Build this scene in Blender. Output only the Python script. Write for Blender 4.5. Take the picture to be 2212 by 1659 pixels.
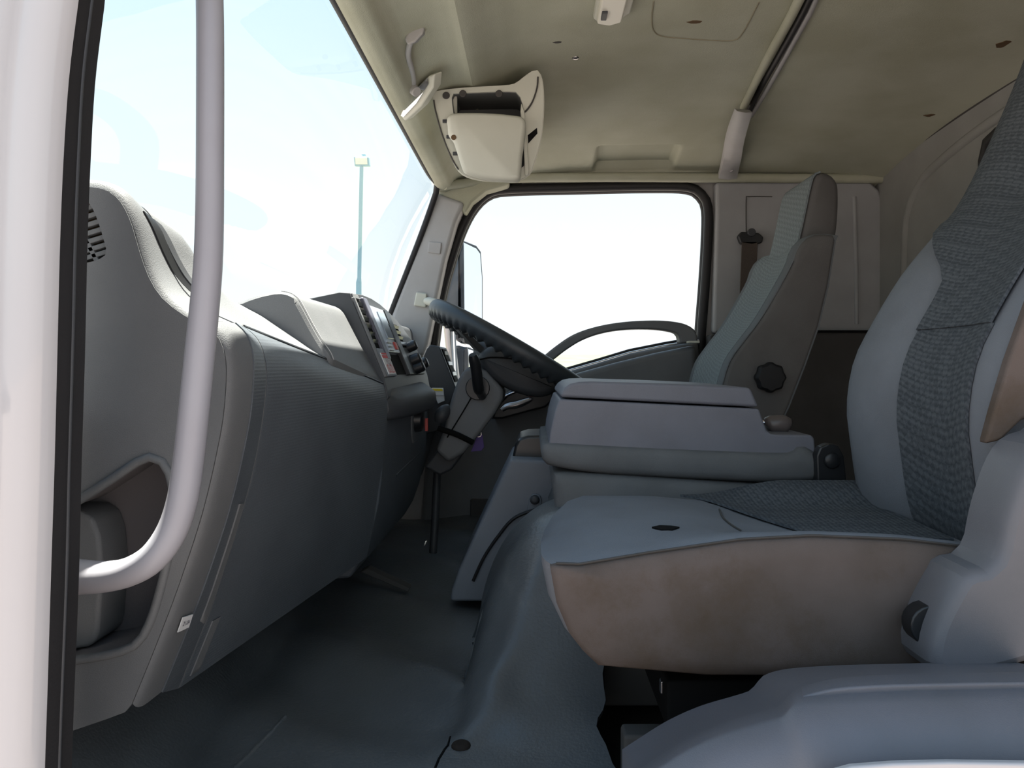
import bpy, bmesh, math, random
from mathutils import Vector, Matrix
random.seed(7)
for o in list(bpy.data.objects): bpy.data.objects.remove(o)
scene = bpy.context.scene
COL = scene.collection
# ---------------------------------------------------------------- units
# design units: x to the rear of the truck, y across the cab (away from the camera), z up, origin at the camera
S = 1.15                      # design unit -> metre
H0 = 1.75                     # camera height over the ground (m)
F, U0, V0 = 1720.0, 1150.0, 790.0
def W(p): return Vector((p[0]*S, p[1]*S, p[2]*S + H0))
def P(u, v, Y): return Vector(((u-U0)/F*Y, Y, (V0-v)/F*Y))
def XZ(pts, Y): return [((u-U0)/F*Y, (V0-v)/F*Y) for u, v in pts]

# ---------------------------------------------------------------- camera
cam_d = bpy.data.cameras.new('camera'); cam = bpy.data.objects.new('camera', cam_d); COL.objects.link(cam)
cam.location = (0, 0, H0); cam.rotation_euler = (math.pi/2, 0, 0)
cam_d.sensor_width = 36; cam_d.lens = 36*F/2212
cam_d.shift_x = -(U0-1106)/2212; cam_d.shift_y = -(829.5-V0)/2212
cam_d.clip_start = 0.02; cam_d.clip_end = 2000
scene.camera = cam
# ---------------------------------------------------------------- sky, sun, exposure
world = bpy.data.worlds.new('world'); scene.world = world; world.use_nodes = True
wn = world.node_tree; wn.nodes.clear()
wo = wn.nodes.new('ShaderNodeOutputWorld'); wb = wn.nodes.new('ShaderNodeBackground')
wt = wn.nodes.new('ShaderNodeTexCoord'); ws = wn.nodes.new('ShaderNodeSeparateXYZ'); wr = wn.nodes.new('ShaderNodeValToRGB')
wr.color_ramp.elements[0].position = 0.0; wr.color_ramp.elements[0].color = (1.0, 1.0, 1.0, 1)
wr.color_ramp.elements[1].position = 0.9; wr.color_ramp.elements[1].color = (0.34, 0.58, 0.92, 1)
e = wr.color_ramp.elements.new(0.16); e.color = (0.86, 0.96, 1.0, 1)
e = wr.color_ramp.elements.new(0.40); e.color = (0.66, 0.85, 1.0, 1)
wn.links.new(wt.outputs['Generated'], ws.inputs[0]); wn.links.new(ws.outputs['Z'], wr.inputs[0])
wn.links.new(wr.outputs[0], wb.inputs[0]); wn.links.new(wb.outputs[0], wo.inputs[0])
wb.inputs[1].default_value = 1.08
sun_d = bpy.data.lights.new('sun', 'SUN'); sun = bpy.data.objects.new('sun', sun_d); COL.objects.link(sun)
sun_d.energy = 27.0; sun_d.angle = math.radians(0.6); sun_d.color = (1.0, 0.96, 0.86)
sun.rotation_euler = Vector((0.01, -0.20, -1)).to_track_quat('-Z', 'Y').to_euler(); sun.location = (0, 0, 30)
vs = scene.view_settings
vs.view_transform = 'Standard'; vs.look = 'None'; vs.exposure = 0.2; vs.gamma = 1.0; vs.use_curve_mapping = False

# ---------------------------------------------------------------- materials
MATS = {}
def mat(name, col, rough=0.6, spec=0.5, metal=0.0, col2=None, nscale=30, bump=0.0, bscale=300, coat=0.0, detail=4, fac=(0.35, 0.65)):
    if name in MATS: return MATS[name]
    m = bpy.data.materials.new(name); m.use_nodes = True; MATS[name] = m
    nt = m.node_tree; b = nt.nodes['Principled BSDF']
    b.inputs['Base Color'].default_value = (*col, 1); b.inputs['Roughness'].default_value = rough
    b.inputs['Metallic'].default_value = metal; b.inputs['Specular IOR Level'].default_value = spec
    b.inputs['Coat Weight'].default_value = coat
    tc = nt.nodes.new('ShaderNodeTexCoord')
    if col2 is not None:
        n = nt.nodes.new('ShaderNodeTexNoise'); n.inputs['Scale'].default_value = nscale; n.inputs['Detail'].default_value = detail
        r = nt.nodes.new('ShaderNodeMapRange'); r.inputs[1].default_value = fac[0]; r.inputs[2].default_value = fac[1]
        x = nt.nodes.new('ShaderNodeMix'); x.data_type = 'RGBA'
        x.inputs[6].default_value = (*col, 1); x.inputs[7].default_value = (*col2, 1)
        nt.links.new(tc.outputs['Object'], n.inputs[0]); nt.links.new(n.outputs[0], r.inputs[0])
        nt.links.new(r.outputs[0], x.inputs[0]); nt.links.new(x.outputs[2], b.inputs['Base Color'])
    if bump:
        n = nt.nodes.new('ShaderNodeTexNoise'); n.inputs['Scale'].default_value = bscale; n.inputs['Detail'].default_value = 3
        bp = nt.nodes.new('ShaderNodeBump'); bp.inputs['Strength'].default_value = bump; bp.inputs['Distance'].default_value = 0.002
        nt.links.new(tc.outputs['Object'], n.inputs[0]); nt.links.new(n.outputs[0], bp.inputs['Height'])
        nt.links.new(bp.outputs[0], b.inputs['Normal'])
    return m
def glass_mat(name, tint=(1, 1, 1), base=0.05, rim=0.6):
    m = bpy.data.materials.new(name); m.use_nodes = True; nt = m.node_tree; nt.nodes.clear(); MATS[name] = m
    o = nt.nodes.new('ShaderNodeOutputMaterial'); t = nt.nodes.new('ShaderNodeBsdfTransparent'); g = nt.nodes.new('ShaderNodeBsdfGlossy')
    t.inputs[0].default_value = (*tint, 1); g.inputs['Roughness'].default_value = 0.01
    lw = nt.nodes.new('ShaderNodeLayerWeight'); lw.inputs[0].default_value = 0.5
    pw = nt.nodes.new('ShaderNodeMath'); pw.operation = 'POWER'; pw.inputs[1].default_value = 4
    ma = nt.nodes.new('ShaderNodeMath'); ma.operation = 'MULTIPLY_ADD'; ma.inputs[1].default_value = rim; ma.inputs[2].default_value = base
    mx = nt.nodes.new('ShaderNodeMixShader')
    nt.links.new(lw.outputs['Facing'], pw.inputs[0]); nt.links.new(pw.outputs[0], ma.inputs[0]); nt.links.new(ma.outputs[0], mx.inputs[0])
    nt.links.new(t.outputs[0], mx.inputs[1]); nt.links.new(g.outputs[0], mx.inputs[2]); nt.links.new(mx.outputs[0], o.inputs[0])
    return m
def weave_mat(name, c1, c2, scale, rot=(0.6, 0.5, 0.4)):
    # woven seat cloth: small dark / lighter lozenges
    m = mat(name, c1, 0.95, 0.15); nt = m.node_tree; b = nt.nodes['Principled BSDF']
    tc = nt.nodes.new('ShaderNodeTexCoord'); mp = nt.nodes.new('ShaderNodeMapping'); mp.inputs['Rotation'].default_value = rot
    v = nt.nodes.new('ShaderNodeTexWave'); v.inputs['Scale'].default_value = scale; v.inputs['Distortion'].default_value = 2.5; v.inputs['Detail'].default_value = 1; v.inputs['Detail Scale'].default_value = 3
    v2 = nt.nodes.new('ShaderNodeTexChecker'); v2.inputs['Scale'].default_value = scale*1.6
    n = nt.nodes.new('ShaderNodeTexNoise'); n.inputs['Scale'].default_value = scale*4
    a = nt.nodes.new('ShaderNodeMath'); a.operation = 'MULTIPLY_ADD'; a.inputs[1].default_value = 0.45
    a2 = nt.nodes.new('ShaderNodeMath'); a2.operation = 'MULTIPLY_ADD'; a2.inputs[1].default_value = 0.4
    x = nt.nodes.new('ShaderNodeMix'); x.data_type = 'RGBA'; x.inputs[6].default_value = (*c1, 1); x.inputs[7].default_value = (*c2, 1)
    for q in (v, v2, n): nt.links.new(mp.outputs[0], q.inputs[0])
    nt.links.new(tc.outputs['Object'], mp.inputs[0])
    nt.links.new(n.outputs[0], a.inputs[0]); nt.links.new(v.outputs['Fac'], a.inputs[2]); a.inputs[1].default_value = 0.3
    mm = nt.nodes.new('ShaderNodeMath'); mm.operation = 'MULTIPLY'; mm.inputs[1].default_value = 0.5
    nt.links.new(a.outputs[0], mm.inputs[0])
    nt.links.new(v2.outputs['Fac'], a2.inputs[0]); nt.links.new(mm.outputs[0], a2.inputs[2])
    nt.links.new(a2.outputs[0], x.inputs[0]); nt.links.new(x.outputs[2], b.inputs['Base Color'])
    bp = nt.nodes.new('ShaderNodeBump'); bp.inputs['Strength'].default_value = 0.35; bp.inputs['Distance'].default_value = 0.002
    nt.links.new(a2.outputs[0], bp.inputs['Height']); nt.links.new(bp.outputs[0], b.inputs['Normal'])
    return m

headliner = mat('headliner', (.47, .475, .38), .95, .1, col2=(.40, .40, .305), nscale=5, bump=.3, bscale=500)
trim_grey = mat('trim_grey', (.42, .415, .41), .6, .3, col2=(.39, .38, .37), nscale=12, bump=.15, bscale=700)
wall_cloth = mat('wall_cloth', (.30, .30, .285), .9, .15, col2=(.26, .258, .245), nscale=6, bump=.25, bscale=400)
dash_grey = mat('dash_grey', (.155, .158, .162), .55, .3, col2=(.142, .146, .15), nscale=14, bump=.25, bscale=900)
dash_dark = mat('dash_dark', (.105, .118, .132), .40, .45, col2=(.09, .10, .113), nscale=10, bump=.25, bscale=900)
def ribs(m, scale, strength):
    nt = m.node_tree; b = nt.nodes['Principled BSDF']; tc = nt.nodes.new('ShaderNodeTexCoord')
    w_ = nt.nodes.new('ShaderNodeTexWave'); w_.bands_direction = 'Z'; w_.inputs['Scale'].default_value = scale; w_.inputs['Distortion'].default_value = .3
    bp = nt.nodes.new('ShaderNodeBump'); bp.inputs['Strength'].default_value = strength; bp.inputs['Distance'].default_value = .001
    old = b.inputs['Normal'].links[0].from_socket if b.inputs['Normal'].links else None
    nt.links.new(tc.outputs['Object'], w_.inputs[0]); nt.links.new(w_.outputs['Fac'], bp.inputs['Height'])
    if old: nt.links.new(old, bp.inputs['Normal'])
    nt.links.new(bp.outputs[0], b.inputs['Normal'])
ribs(dash_dark, 80, .12)
def scuffs(m, col, scale, lo, hi):
    nt = m.node_tree; b = nt.nodes['Principled BSDF']; tc = nt.nodes.new('ShaderNodeTexCoord')
    mp = nt.nodes.new('ShaderNodeMapping'); mp.inputs['Scale'].default_value = (1, .35, 1); mp.inputs['Rotation'].default_value = (0, 0, .7)
    n = nt.nodes.new('ShaderNodeTexNoise'); n.inputs['Scale'].default_value = scale; n.inputs['Detail'].default_value = 8; n.inputs['Roughness'].default_value = .75
    r = nt.nodes.new('ShaderNodeMapRange'); r.inputs[1].default_value = lo; r.inputs[2].default_value = hi
    x = nt.nodes.new('ShaderNodeMix'); x.data_type = 'RGBA'; x.inputs[7].default_value = (*col, 1)
    src = b.inputs['Base Color'].links[0].from_socket
    nt.links.new(tc.outputs['Object'], mp.inputs[0]); nt.links.new(mp.outputs[0], n.inputs[0]); nt.links.new(n.outputs[0], r.inputs[0])
    nt.links.new(r.outputs[0], x.inputs[0]); nt.links.new(src, x.inputs[6]); nt.links.new(x.outputs[2], b.inputs['Base Color'])
dark_plastic = mat('dark_plastic', (.05, .053, .058), .5, .4, bump=.1, bscale=900)
black_plastic = mat('black_plastic', (.014, .015, .017), .35, .5)
black_rubber = mat('black_rubber', (.022, .021, .022), .55, .35, bump=.1, bscale=300)
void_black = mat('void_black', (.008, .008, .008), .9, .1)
handle_grey = mat('handle_grey', (.36, .355, .39), .38, .45, col2=(.335, .325, .355), nscale=8)
chip_dark = mat('chip_dark', (.03, .025, .022), .8, .2)
white_paint = mat('white_paint', (.54, .525, .53), .16, .5, coat=.6, col2=(.51, .49, .495), nscale=3)
cloth = mat('seat_cloth', (.19, .205, .23), .95, .15, col2=(.165, .176, .196), nscale=9, bump=.3, bscale=900)
side_pinklit = mat('seat_side_pinklit_dirt', (.145, .118, .108), .95, .12, col2=(.10, .08, .068), nscale=7, bump=.3, bscale=900)  # taupe mixes dirt with the pinkish light falling on the seat side
scuffs(side_pinklit, (.085, .06, .04), 5, .50, .75)
weave = weave_mat('seat_weave', (.052, .059, .068), (.105, .117, .13), 58)
weave2 = weave_mat('seat_weave_grey', (.15, .175, .185), (.21, .24, .25), 60, (0, .2, .1))
console_grey = mat('console_grey', (.165, .17, .20), .5, .35, col2=(.15, .153, .178), nscale=15, bump=.2, bscale=900)
tower_grey = mat('tower_grey', (.17, .19, .22), .5, .4, col2=(.15, .165, .19), nscale=9, bump=.15, bscale=900)
vinyl = mat('floor_vinyl', (.125, .135, .142), .36, .5, col2=(.088, .094, .098), nscale=5, bump=.35, bscale=220)
scuffs(vinyl, (.16, .165, .165), 9, .60, .80)
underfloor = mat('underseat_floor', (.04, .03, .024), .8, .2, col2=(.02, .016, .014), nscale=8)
dark_trim = mat('dark_trim', (.085, .08, .076), .85, .2, col2=(.068, .064, .06), nscale=8)
door_grey = mat('door_grey', (.165, .17, .175), .55, .3, col2=(.145, .148, .152), nscale=8, bump=.15, bscale=800)
chrome = mat('chrome', (.7, .7, .72), .14, .5, metal=1)
steel = mat('steel', (.4, .38, .38), .3, .5, metal=1)
leather = mat('leather_black', (.028, .033, .038), .42, .45, bump=.15, bscale=500)
cream = mat('cream_plastic', (.60, .60, .52), .55, .3, col2=(.56, .56, .48), nscale=7)
lens_white = mat('lens_white', (.78, .76, .66), .4, .4)
silver = mat('silver_face', (.42, .46, .52), .3, .5, metal=.3)
mirror_m = mat('mirror_glass', (.86, .9, .95), .03, .5, metal=1)
white_sticker = mat('white_sticker', (.72, .72, .72), .6, .3)
red_ink = mat('red_ink', (.62, .07, .07), .6, .3)
grey_ink = mat('grey_ink', (.30, .22, .26), .6, .3)
ink = mat('dark_ink', (.05, .04, .07), .6, .3)
yellow_ink = mat('yellow_ink', (.80, .60, .04), .6, .3)
purple = mat('purple_tag', (.14, .09, .30), .6, .3)
red_plastic = mat('red_plastic', (.45, .06, .05), .4, .4)
belt_m = mat('belt_webbing', (.085, .07, .06), .9, .15, bump=.3, bscale=600)
rust_brown = mat('rust_stain', (.13, .085, .05), .95, .1)
pole_m = mat('pole_paint', (.26, .42, .52), .5, .4)
dirt = mat('dirt_ground', (.195, .165, .157), .95, .1, col2=(.168, .142, .134), nscale=1.5)
grass_m = mat('dry_grass', (.15, .155, .10), .95, .1, col2=(.12, .13, .08), nscale=.4)
mirror_house = mat('mirror_housing', (.06, .07, .082), .4, .45)
glass = glass_mat('window_glass', (.97, .99, .99), .035, .55)
shade_glass = mat('shade_black_glass', (.008, .008, .009), .08, .5)  # opaque near-black, painted in for the unlit gap behind the pane

# ---------------------------------------------------------------- builders
def tag(o, label=None, cat=None, group=None, kind=None):
    if label: o['label'] = label
    if cat: o['category'] = cat
    if group: o['group'] = group
    if kind: o['kind'] = kind
    return o
def thing(name, label, cat, base, group=None, kind=None):
    o = bpy.data.objects.new(name, None); COL.objects.link(o); o.empty_display_size = .05
    o.location = W(base); tag(o, label, cat, group, kind); return o
def wloc(o):
    v = Vector((0, 0, 0))
    while o is not None: v = v + o.location; o = o.parent
    return v
def mk(name, verts, faces, m, parent=None, smooth=True, bevel=0, seg=2, sub=0, solid=0, origin=None, sharp=40):
    me = bpy.data.meshes.new(name)
    ws_ = [W(v) for v in verts]
    if parent is not None: off = wloc(parent)
    else:
        c = Vector((0, 0, 0))
        for v in ws_: c += v
        c /= len(ws_); c.z = min(v.z for v in ws_); off = c
    base = Vector((0, 0, 0))
    if parent is not None:
        for v in ws_: base += v - off
        base /= len(ws_)
    me.from_pydata([v - off - base for v in ws_], [], faces); me.validate(); me.update()
    bm = bmesh.new(); bm.from_mesh(me)
    bmesh.ops.recalc_face_normals(bm, faces=bm.faces); bm.to_mesh(me); bm.free()
    me.materials.append(m)
    for p in me.polygons: p.use_smooth = smooth
    o = bpy.data.objects.new(name, me); COL.objects.link(o)
    if parent is not None: o.parent = parent; o.location = base
    else: o.location = off
    if solid:
        md = o.modifiers.new('solid', 'SOLIDIFY'); md.thickness = solid*S; md.offset = 0
    if bevel:
        md = o.modifiers.new('bevel', 'BEVEL'); md.width = bevel*S; md.segments = seg; md.limit_method = 'ANGLE'; md.angle_limit = math.radians(32)
        md.harden_normals = True
    if sub:
        md = o.modifiers.new('sub', 'SUBSURF'); md.levels = sub; md.render_levels = sub
    if solid and smooth and not bevel:
        md = o.modifiers.new('split', 'EDGE_SPLIT'); md.split_angle = math.radians(40)
    if smooth and not sub:
        bm = bmesh.new(); bm.from_mesh(me)
        for e_ in bm.edges:
            if len(e_.link_faces) == 2 and e_.calc_face_angle(0) > math.radians(sharp): e_.smooth = False
        bm.to_mesh(me); bm.free()
    return o
def cat(pts, n, closed=False):
    """Catmull-Rom resample of points (tuples of any length) to n points, even in chord length"""
    pts = [Vector(p) for p in pts]; N = len(pts)
    segs = N if closed else N-1; K = 16; dense = []
    for i in range(segs):
        if closed: a, b, c, d = pts[(i-1) % N], pts[i], pts[(i+1) % N], pts[(i+2) % N]
        else: a, b, c, d = pts[max(i-1, 0)], pts[i], pts[i+1], pts[min(i+2, N-1)]
        for k in range(K):
            t = k/K
            dense.append(.5*((2*b)+(c-a)*t+(2*a-5*b+4*c-d)*t*t+(3*b-a-3*c+d)*t**3))
    dense.append(pts[0] if closed else pts[-1])
    L = [0]
    for i in range(1, len(dense)): L.append(L[-1]+(dense[i]-dense[i-1]).length)
    out = []; j = 0; m = n if closed else n-1
    for i in range(n):
        s = L[-1]*i/m
        while j < len(L)-2 and L[j+1] < s: j += 1
        t = (s-L[j])/max(L[j+1]-L[j], 1e-9); out.append(dense[j].lerp(dense[j+1], min(max(t, 0), 1)))
    return out
def catk(pts, k):
    """Catmull-Rom with k steps per control segment (keeps control correspondence)"""
    pts = [Vector(p) for p in pts]; N = len(pts); out = []
    for i in range(N-1):
        a, b, c, d = pts[max(i-1, 0)], pts[i], pts[i+1], pts[min(i+2, N-1)]
        for q in range(k):
            t = q/k
            out.append(.5*((2*b)+(c-a)*t+(2*a-5*b+4*c-d)*t*t+(3*b-a-3*c+d)*t**3))
    out.append(pts[-1]); return out
def loft(name, rings, m, parent=None, closed=True, caps=True, **kw):
    n = len(rings[0]); v = [p for r in rings for p in r]; f = []
    for i in range(len(rings)-1):
        for j in range(n if closed else n-1):
            a = i*n+j; b = i*n+(j+1) % n; f.append((a, b, b+n, a+n))
    if caps and closed: f.append(tuple(range(n))); f.append(tuple(range((len(rings)-1)*n, len(rings)*n)))
    return mk(name, v, f, m, parent, **kw)
def prism(name, xz, y0, y1, m, parent=None, bevel=.004, **kw):
    kw.setdefault('seg', 3)
    r0 = [Vector((x, y0, z)) for x, z in xz]; r1 = [Vector((x, y1, z)) for x, z in xz]
    return loft(name, [r0, r1], m, parent, bevel=bevel, **kw)
def rprism(name, xz, ys, m, parent=None, **kw):
    """prism whose outline is inset at both ends: ys = [(y, inset)]"""
    cx = sum(p[0] for p in xz)/len(xz); cz = sum(p[1] for p in xz)/len(xz); n = len(xz)
    nor = []
    area = sum(xz[i][0]*xz[(i+1) % n][1]-xz[(i+1) % n][0]*xz[i][1] for i in range(n))
    sg = 1 if area > 0 else -1
    for i in range(n):
        tx = xz[(i+1) % n][0]-xz[i-1][0]; tz = xz[(i+1) % n][1]-xz[i-1][1]; l = math.hypot(tx, tz) or 1
        nor.append((-tz/l*sg, tx/l*sg))
    rings = [[Vector((xz[i][0]+nor[i][0]*ins, y, xz[i][1]+nor[i][1]*ins)) for i in range(n)] for y, ins in ys]
    return loft(name, rings, m, parent, **kw)
def box(name, c, s, m, parent=None, bevel=.003, rot=None, **kw):
    v = []
    for dx in (-.5, .5):
        for dy in (-.5, .5):
            for dz in (-.5, .5):
                p = Vector((dx*s[0], dy*s[1], dz*s[2]))
                if rot is not None: p = rot @ p
                v.append(Vector(c)+p)
    f = [(0, 1, 3, 2), (4, 6, 7, 5), (0, 4, 5, 1), (2, 3, 7, 6), (0, 2, 6, 4), (1, 5, 7, 3)]
    kw.setdefault('seg', 2)
    return mk(name, v, f, m, parent, bevel=bevel, **kw)
def slab(name, pts, off, m, parent=None, bevel=.002, **kw):
    off = Vector(off); a = [Vector(p) for p in pts]
    return loft(name, [a, [p+off for p in a]], m, parent, bevel=bevel, **kw)
def tube(name, path, r, m, parent=None, n=12, closed=False, flat=1.0, **kw):
    path = [Vector(p) for p in path]; N = len(path); rings = []
    up = None
    for i, p in enumerate(path):
        if closed: t = path[(i+1) % N]-path[i-1]
        else: t = path[min(i+1, N-1)]-path[max(i-1, 0)]
        t.normalize()
        if up is None:
            up = Vector((0, 1, 0)) if abs(t.y) < .9 else Vector((1, 0, 0))
        a = (up-t*up.dot(t)).normalized(); up = a; b = t.cross(a)
        rr = r[i] if isinstance(r, (list, tuple)) else r
        rings.append([p+(a*math.cos(2*math.pi*k/n)*flat+b*math.sin(2*math.pi*k/n))*rr for k in range(n)])
    if closed: rings.append(rings[0])
    return loft(name, rings, m, parent, caps=not closed, sharp=60, **kw)
def disc(name, c, axis, r, h, m, parent=None, n=24, bevel=.002, prof=None, lobes=0, amp=0):
    axis = Vector(axis).normalized(); a = axis.orthogonal().normalized(); b = axis.cross(a); c = Vector(c)
    prof = prof or [(1, 0), (1, h)]
    rings = [[c+axis*hh+(a*math.cos(2*math.pi*k/n)+b*math.sin(2*math.pi*k/n))*r*q*(1+(amp*math.cos(lobes*2*math.pi*k/n) if lobes else 0)) for k in range(n)] for q, hh in prof]
    return loft(name, rings, m, parent, bevel=bevel)
def holed(name, outer, holes, to3d, m, parent=None, solid=.004, **kw):
    """flat panel with holes; outlines 2-D, to3d maps them"""
    bm = bmesh.new(); edges = []
    for lp in [outer]+holes:
        vs_ = [bm.verts.new((p[0], p[1], 0)) for p in lp]
        for i in range(len(vs_)): edges.append(bm.edges.new((vs_[i], vs_[(i+1) % len(vs_)])))
    bmesh.ops.triangle_fill(bm, edges=edges, use_beauty=True, use_dissolve=False)
    bm.verts.index_update()
    v = [to3d(a.co.x, a.co.y) for a in bm.verts]; f = [tuple(q.index for q in fc.verts) for fc in bm.faces]
    bm.free()
    return mk(name, v, f, m, parent, solid=solid, **kw)
def text(name, s, m, parent, o, ux, uy, size):
    """flat lettering: origin o, direction ux, up uy (design units)"""
    cu = bpy.data.curves.new(name, 'FONT'); cu.body = s; cu.size = 1; cu.align_x = 'CENTER'; cu.align_y = 'CENTER'
    t = bpy.data.objects.new(name, cu); COL.objects.link(t); bpy.context.view_layer.update()
    me0 = bpy.data.meshes.new_from_object(t); bpy.data.objects.remove(t); bpy.data.curves.remove(cu)
    ux = Vector(ux); uy = Vector(uy)
    v = [Vector(o)+ux*(p.co.x*size)+uy*(p.co.y*size) for p in me0.vertices]; f = [tuple(p.vertices) for p in me0.polygons]
    bpy.data.meshes.remove(me0)
    return mk(name, v, f, m, parent, smooth=False)
def struct(o, label=None): return tag(o, label, kind='structure')
def smoothstep(a, b, x):
    t = min(max((x-a)/(b-a), 0), 1); return t*t*(3-2*t)

# ================================================================ OUTSIDE
gz = -H0/S
g = mk('ground', [(-300, -60, gz), (60, -60, gz), (60, 14, gz), (-300, 14, gz)], [(0, 1, 2, 3)], dirt); struct(g, 'bare reddish dirt yard around the truck')
# grass field rising gently behind the yard
gv = []; gf = []; NX, NY = 40, 24
for j in range(NY+1):
    for i in range(NX+1):
        y = 14+(j/NY)**2*150; x = -300+600*i/NX
        z = gz + 3.15*smoothstep(14, 120, y) + .12*math.sin(x*.21+y*.1)*smoothstep(14, 60, y)
        gv.append((x, y, z))
for j in range(NY):
    for i in range(NX):
        a = j*(NX+1)+i; gf.append((a, a+1, a+NX+2, a+NX+1))
g = mk('grass_field', gv, gf, grass_m); tag(g, 'pale dry grass field seen under the far door pull', 'grass', kind='stuff')
# flood light mast
YL = 22
mast = thing('light_pole', 'tall blue-grey flood light mast seen through the windscreen', 'light pole', (P(779, 700, YL).x, YL, gz))
tube('pole', [(P(775, 640, YL).x, YL, gz), P(775, 610, YL), P(776, 600, YL), P(781, 360, YL)], [.075, .075, .055, .05], pole_m, mast, n=10)
lo = [P(764, 338, YL), P(796, 339, YL), P(798, 359, YL), P(766, 359, YL)]
slab('lamp_housing', lo, (0, .18, .03), pole_m, mast, bevel=.02)
slab('lamp_lens', [P(767, 341, YL)-Vector((0, .02, 0)), P(793, 341, YL)-Vector((0, .02, 0)), P(794, 355, YL)-Vector((0, .02, 0)), P(768, 355, YL)-Vector((0, .02, 0))], (0, .05, 0), lens_white, mast, bevel=.005)
box('photo_sensor', P(786, 335, YL+.1), (.1, .1, .04), pole_m, mast, bevel=.01)

# ================================================================ CAB SHELL
YN, YF = .46, 2.34                       # near and far roof edge, both stretched outward unseen to keep the sun out
XR = .965                                # rear wall
cx_pts = [(-.262, .487), (-.252, .478), (-.236, .476), (-.222, .482), (-.214, .497), (-.203, .510), (-.185, .520), (-.15, .532), (-.125, .533), (-.113, .530), (-.103, .535), (-.07, .560), (-.03, .580),
          (.02, .590), (.1, .596), (.2, .598), (.35, .60), (.5, .60), (.65, .597), (.8, .590), (.9, .582), (XR+.005, .570)]
def ceil_z(x, y):
    for i in range(len(cx_pts)-1):
        if x <= cx_pts[i+1][0]:
            t = (x-cx_pts[i][0])/(cx_pts[i+1][0]-cx_pts[i][0]); z = cx_pts[i][1]+t*(cx_pts[i+1][1]-cx_pts[i][1]); break
    else: z = cx_pts[-1][1]
    t = min((y-1.36)/.86, 1.04)
    z -= .064*abs(t)**3.2*smoothstep(-.22, .02, x)*(1 if t > 0 else .5)
    return z
fx = sorted([p.x for p in catk([(a, b, 0) for a, b in cx_pts], 3)]+[.155+.004*i for i in range(62) if i < 12 or i > 50]); ny = 150
cv = []; cf = []
for j in range(ny+1):
    y = YN+(YF-YN)*j/ny
    for x in fx:
        z = ceil_z(x, y)
        # pressed recess over the far window
        rx = smoothstep(.160, .178, x)*(1-smoothstep(.372, .390, x)); ry = smoothstep(2.045, 2.065, y)*(1-smoothstep(2.175, 2.195, y))
        z += .020*rx*ry
        cv.append((x, y, z))
nx = len(fx)
for j in range(ny):
    for i in range(nx-1):
        a = j*nx+i; cf.append((a, a+1, a+nx+1, a+nx))
ceil = mk('ceiling', cv, cf, headliner, solid=.006); struct(ceil, 'stained olive-beige fabric headliner of the cab')
# faint hatch outline and marks on the headliner
def on_ceil(u, v, off=.004):
    Y = 1.4
    for _ in range(25):
        p = P(u, v, Y); z = ceil_z(p.x, Y)-off; Y = z*F/(V0-v)
    return P(u, v, Y)
seam = [on_ceil(u, v, .0032) for u, v in [(1412, 2), (1408, 40), (1412, 66), (1430, 78), (1480, 83), (1540, 87), (1585, 87), (1605, 70), (1640, 4)]]
tube('hatch_seam', cat(seam, 40), .0013, mat('seam_olive', (.27, .25, .18), .95, .1), ceil, n=6)
for nm, u, v, a, b in (('fabric_tear', 1203, 92, .008, .004), ('stain', 2012, 250, .016, .009), ('stain', 2168, 96, .012, .016), ('stain', 1500, 48, .012, .006)):
    c = on_ceil(u, v, .0036); n = 10
    slab(nm, [c+Vector((a*math.cos(k*2*math.pi/n)*(1+.3*math.sin(3*k)), b*math.sin(k*2*math.pi/n), 0)) for k in range(n)], (0, 0, .001), rust_brown if nm == 'stain' else dark_trim, ceil, bevel=0)
c = on_ceil(1243, 125, .003)
disc('trim_screw', c+Vector((0, 0, -.003)), (0, 0, 1), .007, .004, steel, ceil, n=14, prof=[(.5, 0), (1, .002), (1, .005)])

# rear wall with window
def rw(y, z): return Vector((XR, y, z))
rear = thing('wall_rear', 'fabric-trimmed rear cab wall', None, (XR, 1.36, -.42), kind='structure')
win_r = [(.85, .12), (1.62, .12), (1.68, .16), (1.69, .30), (1.69, .44), (1.66, .475), (1.5, .487), (.9, .487), (.82, .45), (.80, .2)]
holed('wall_panel', [(YN, -.43), (2.28, -.43), (2.28, .53), (2.0, .556), (1.6, .575), (1.0, .578), (YN, .56)], [win_r], rw, wall_cloth, rear, solid=.01)
tube('window_rubber', [rw(y, z)+Vector((-.006, 0, 0)) for y, z in cat([(a, b, 0) for a, b in win_r], 60, True) for (y, z) in [(y, z)]] if False else [rw(p.x, p.y)+Vector((-.006, 0, 0)) for p in cat([(a, b, 0) for a, b in win_r], 60, True)], .012, black_rubber, rear, n=8, closed=True)
tube('pressed_rib', cat([rw(2.06, -.1), rw(2.05, .33), rw(2.0, .43), rw(1.9, .475), rw(1.6, .515), rw(1.0, .53)], 40), .014, wall_cloth, rear, n=10)
tube('edge_piping', cat([(XR-.004, 2.2, .522), (XR-.004, 2.0, .549), (XR-.004, 1.6, .569), (XR-.004, 1.0, .573)], 20), .0035, dark_trim, rear, n=6)
wr_ = mk('window_3', [rw(y, z)+Vector((.012, 0, 0)) for y, z in win_r], [tuple(range(len(win_r)))], shade_glass); struct(wr_, 'dark rear window behind the passenger seat')
w = mk('wall_cargo', [(XR+.25, -.2, gz+.5), (XR+.25, 2.9, gz+.5), (XR+.25, 2.9, 1.2), (XR+.25, -.2, 1.2)], [(0, 1, 2, 3)], white_paint, solid=.03); struct(w, 'white cargo box front behind the cab')

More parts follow.
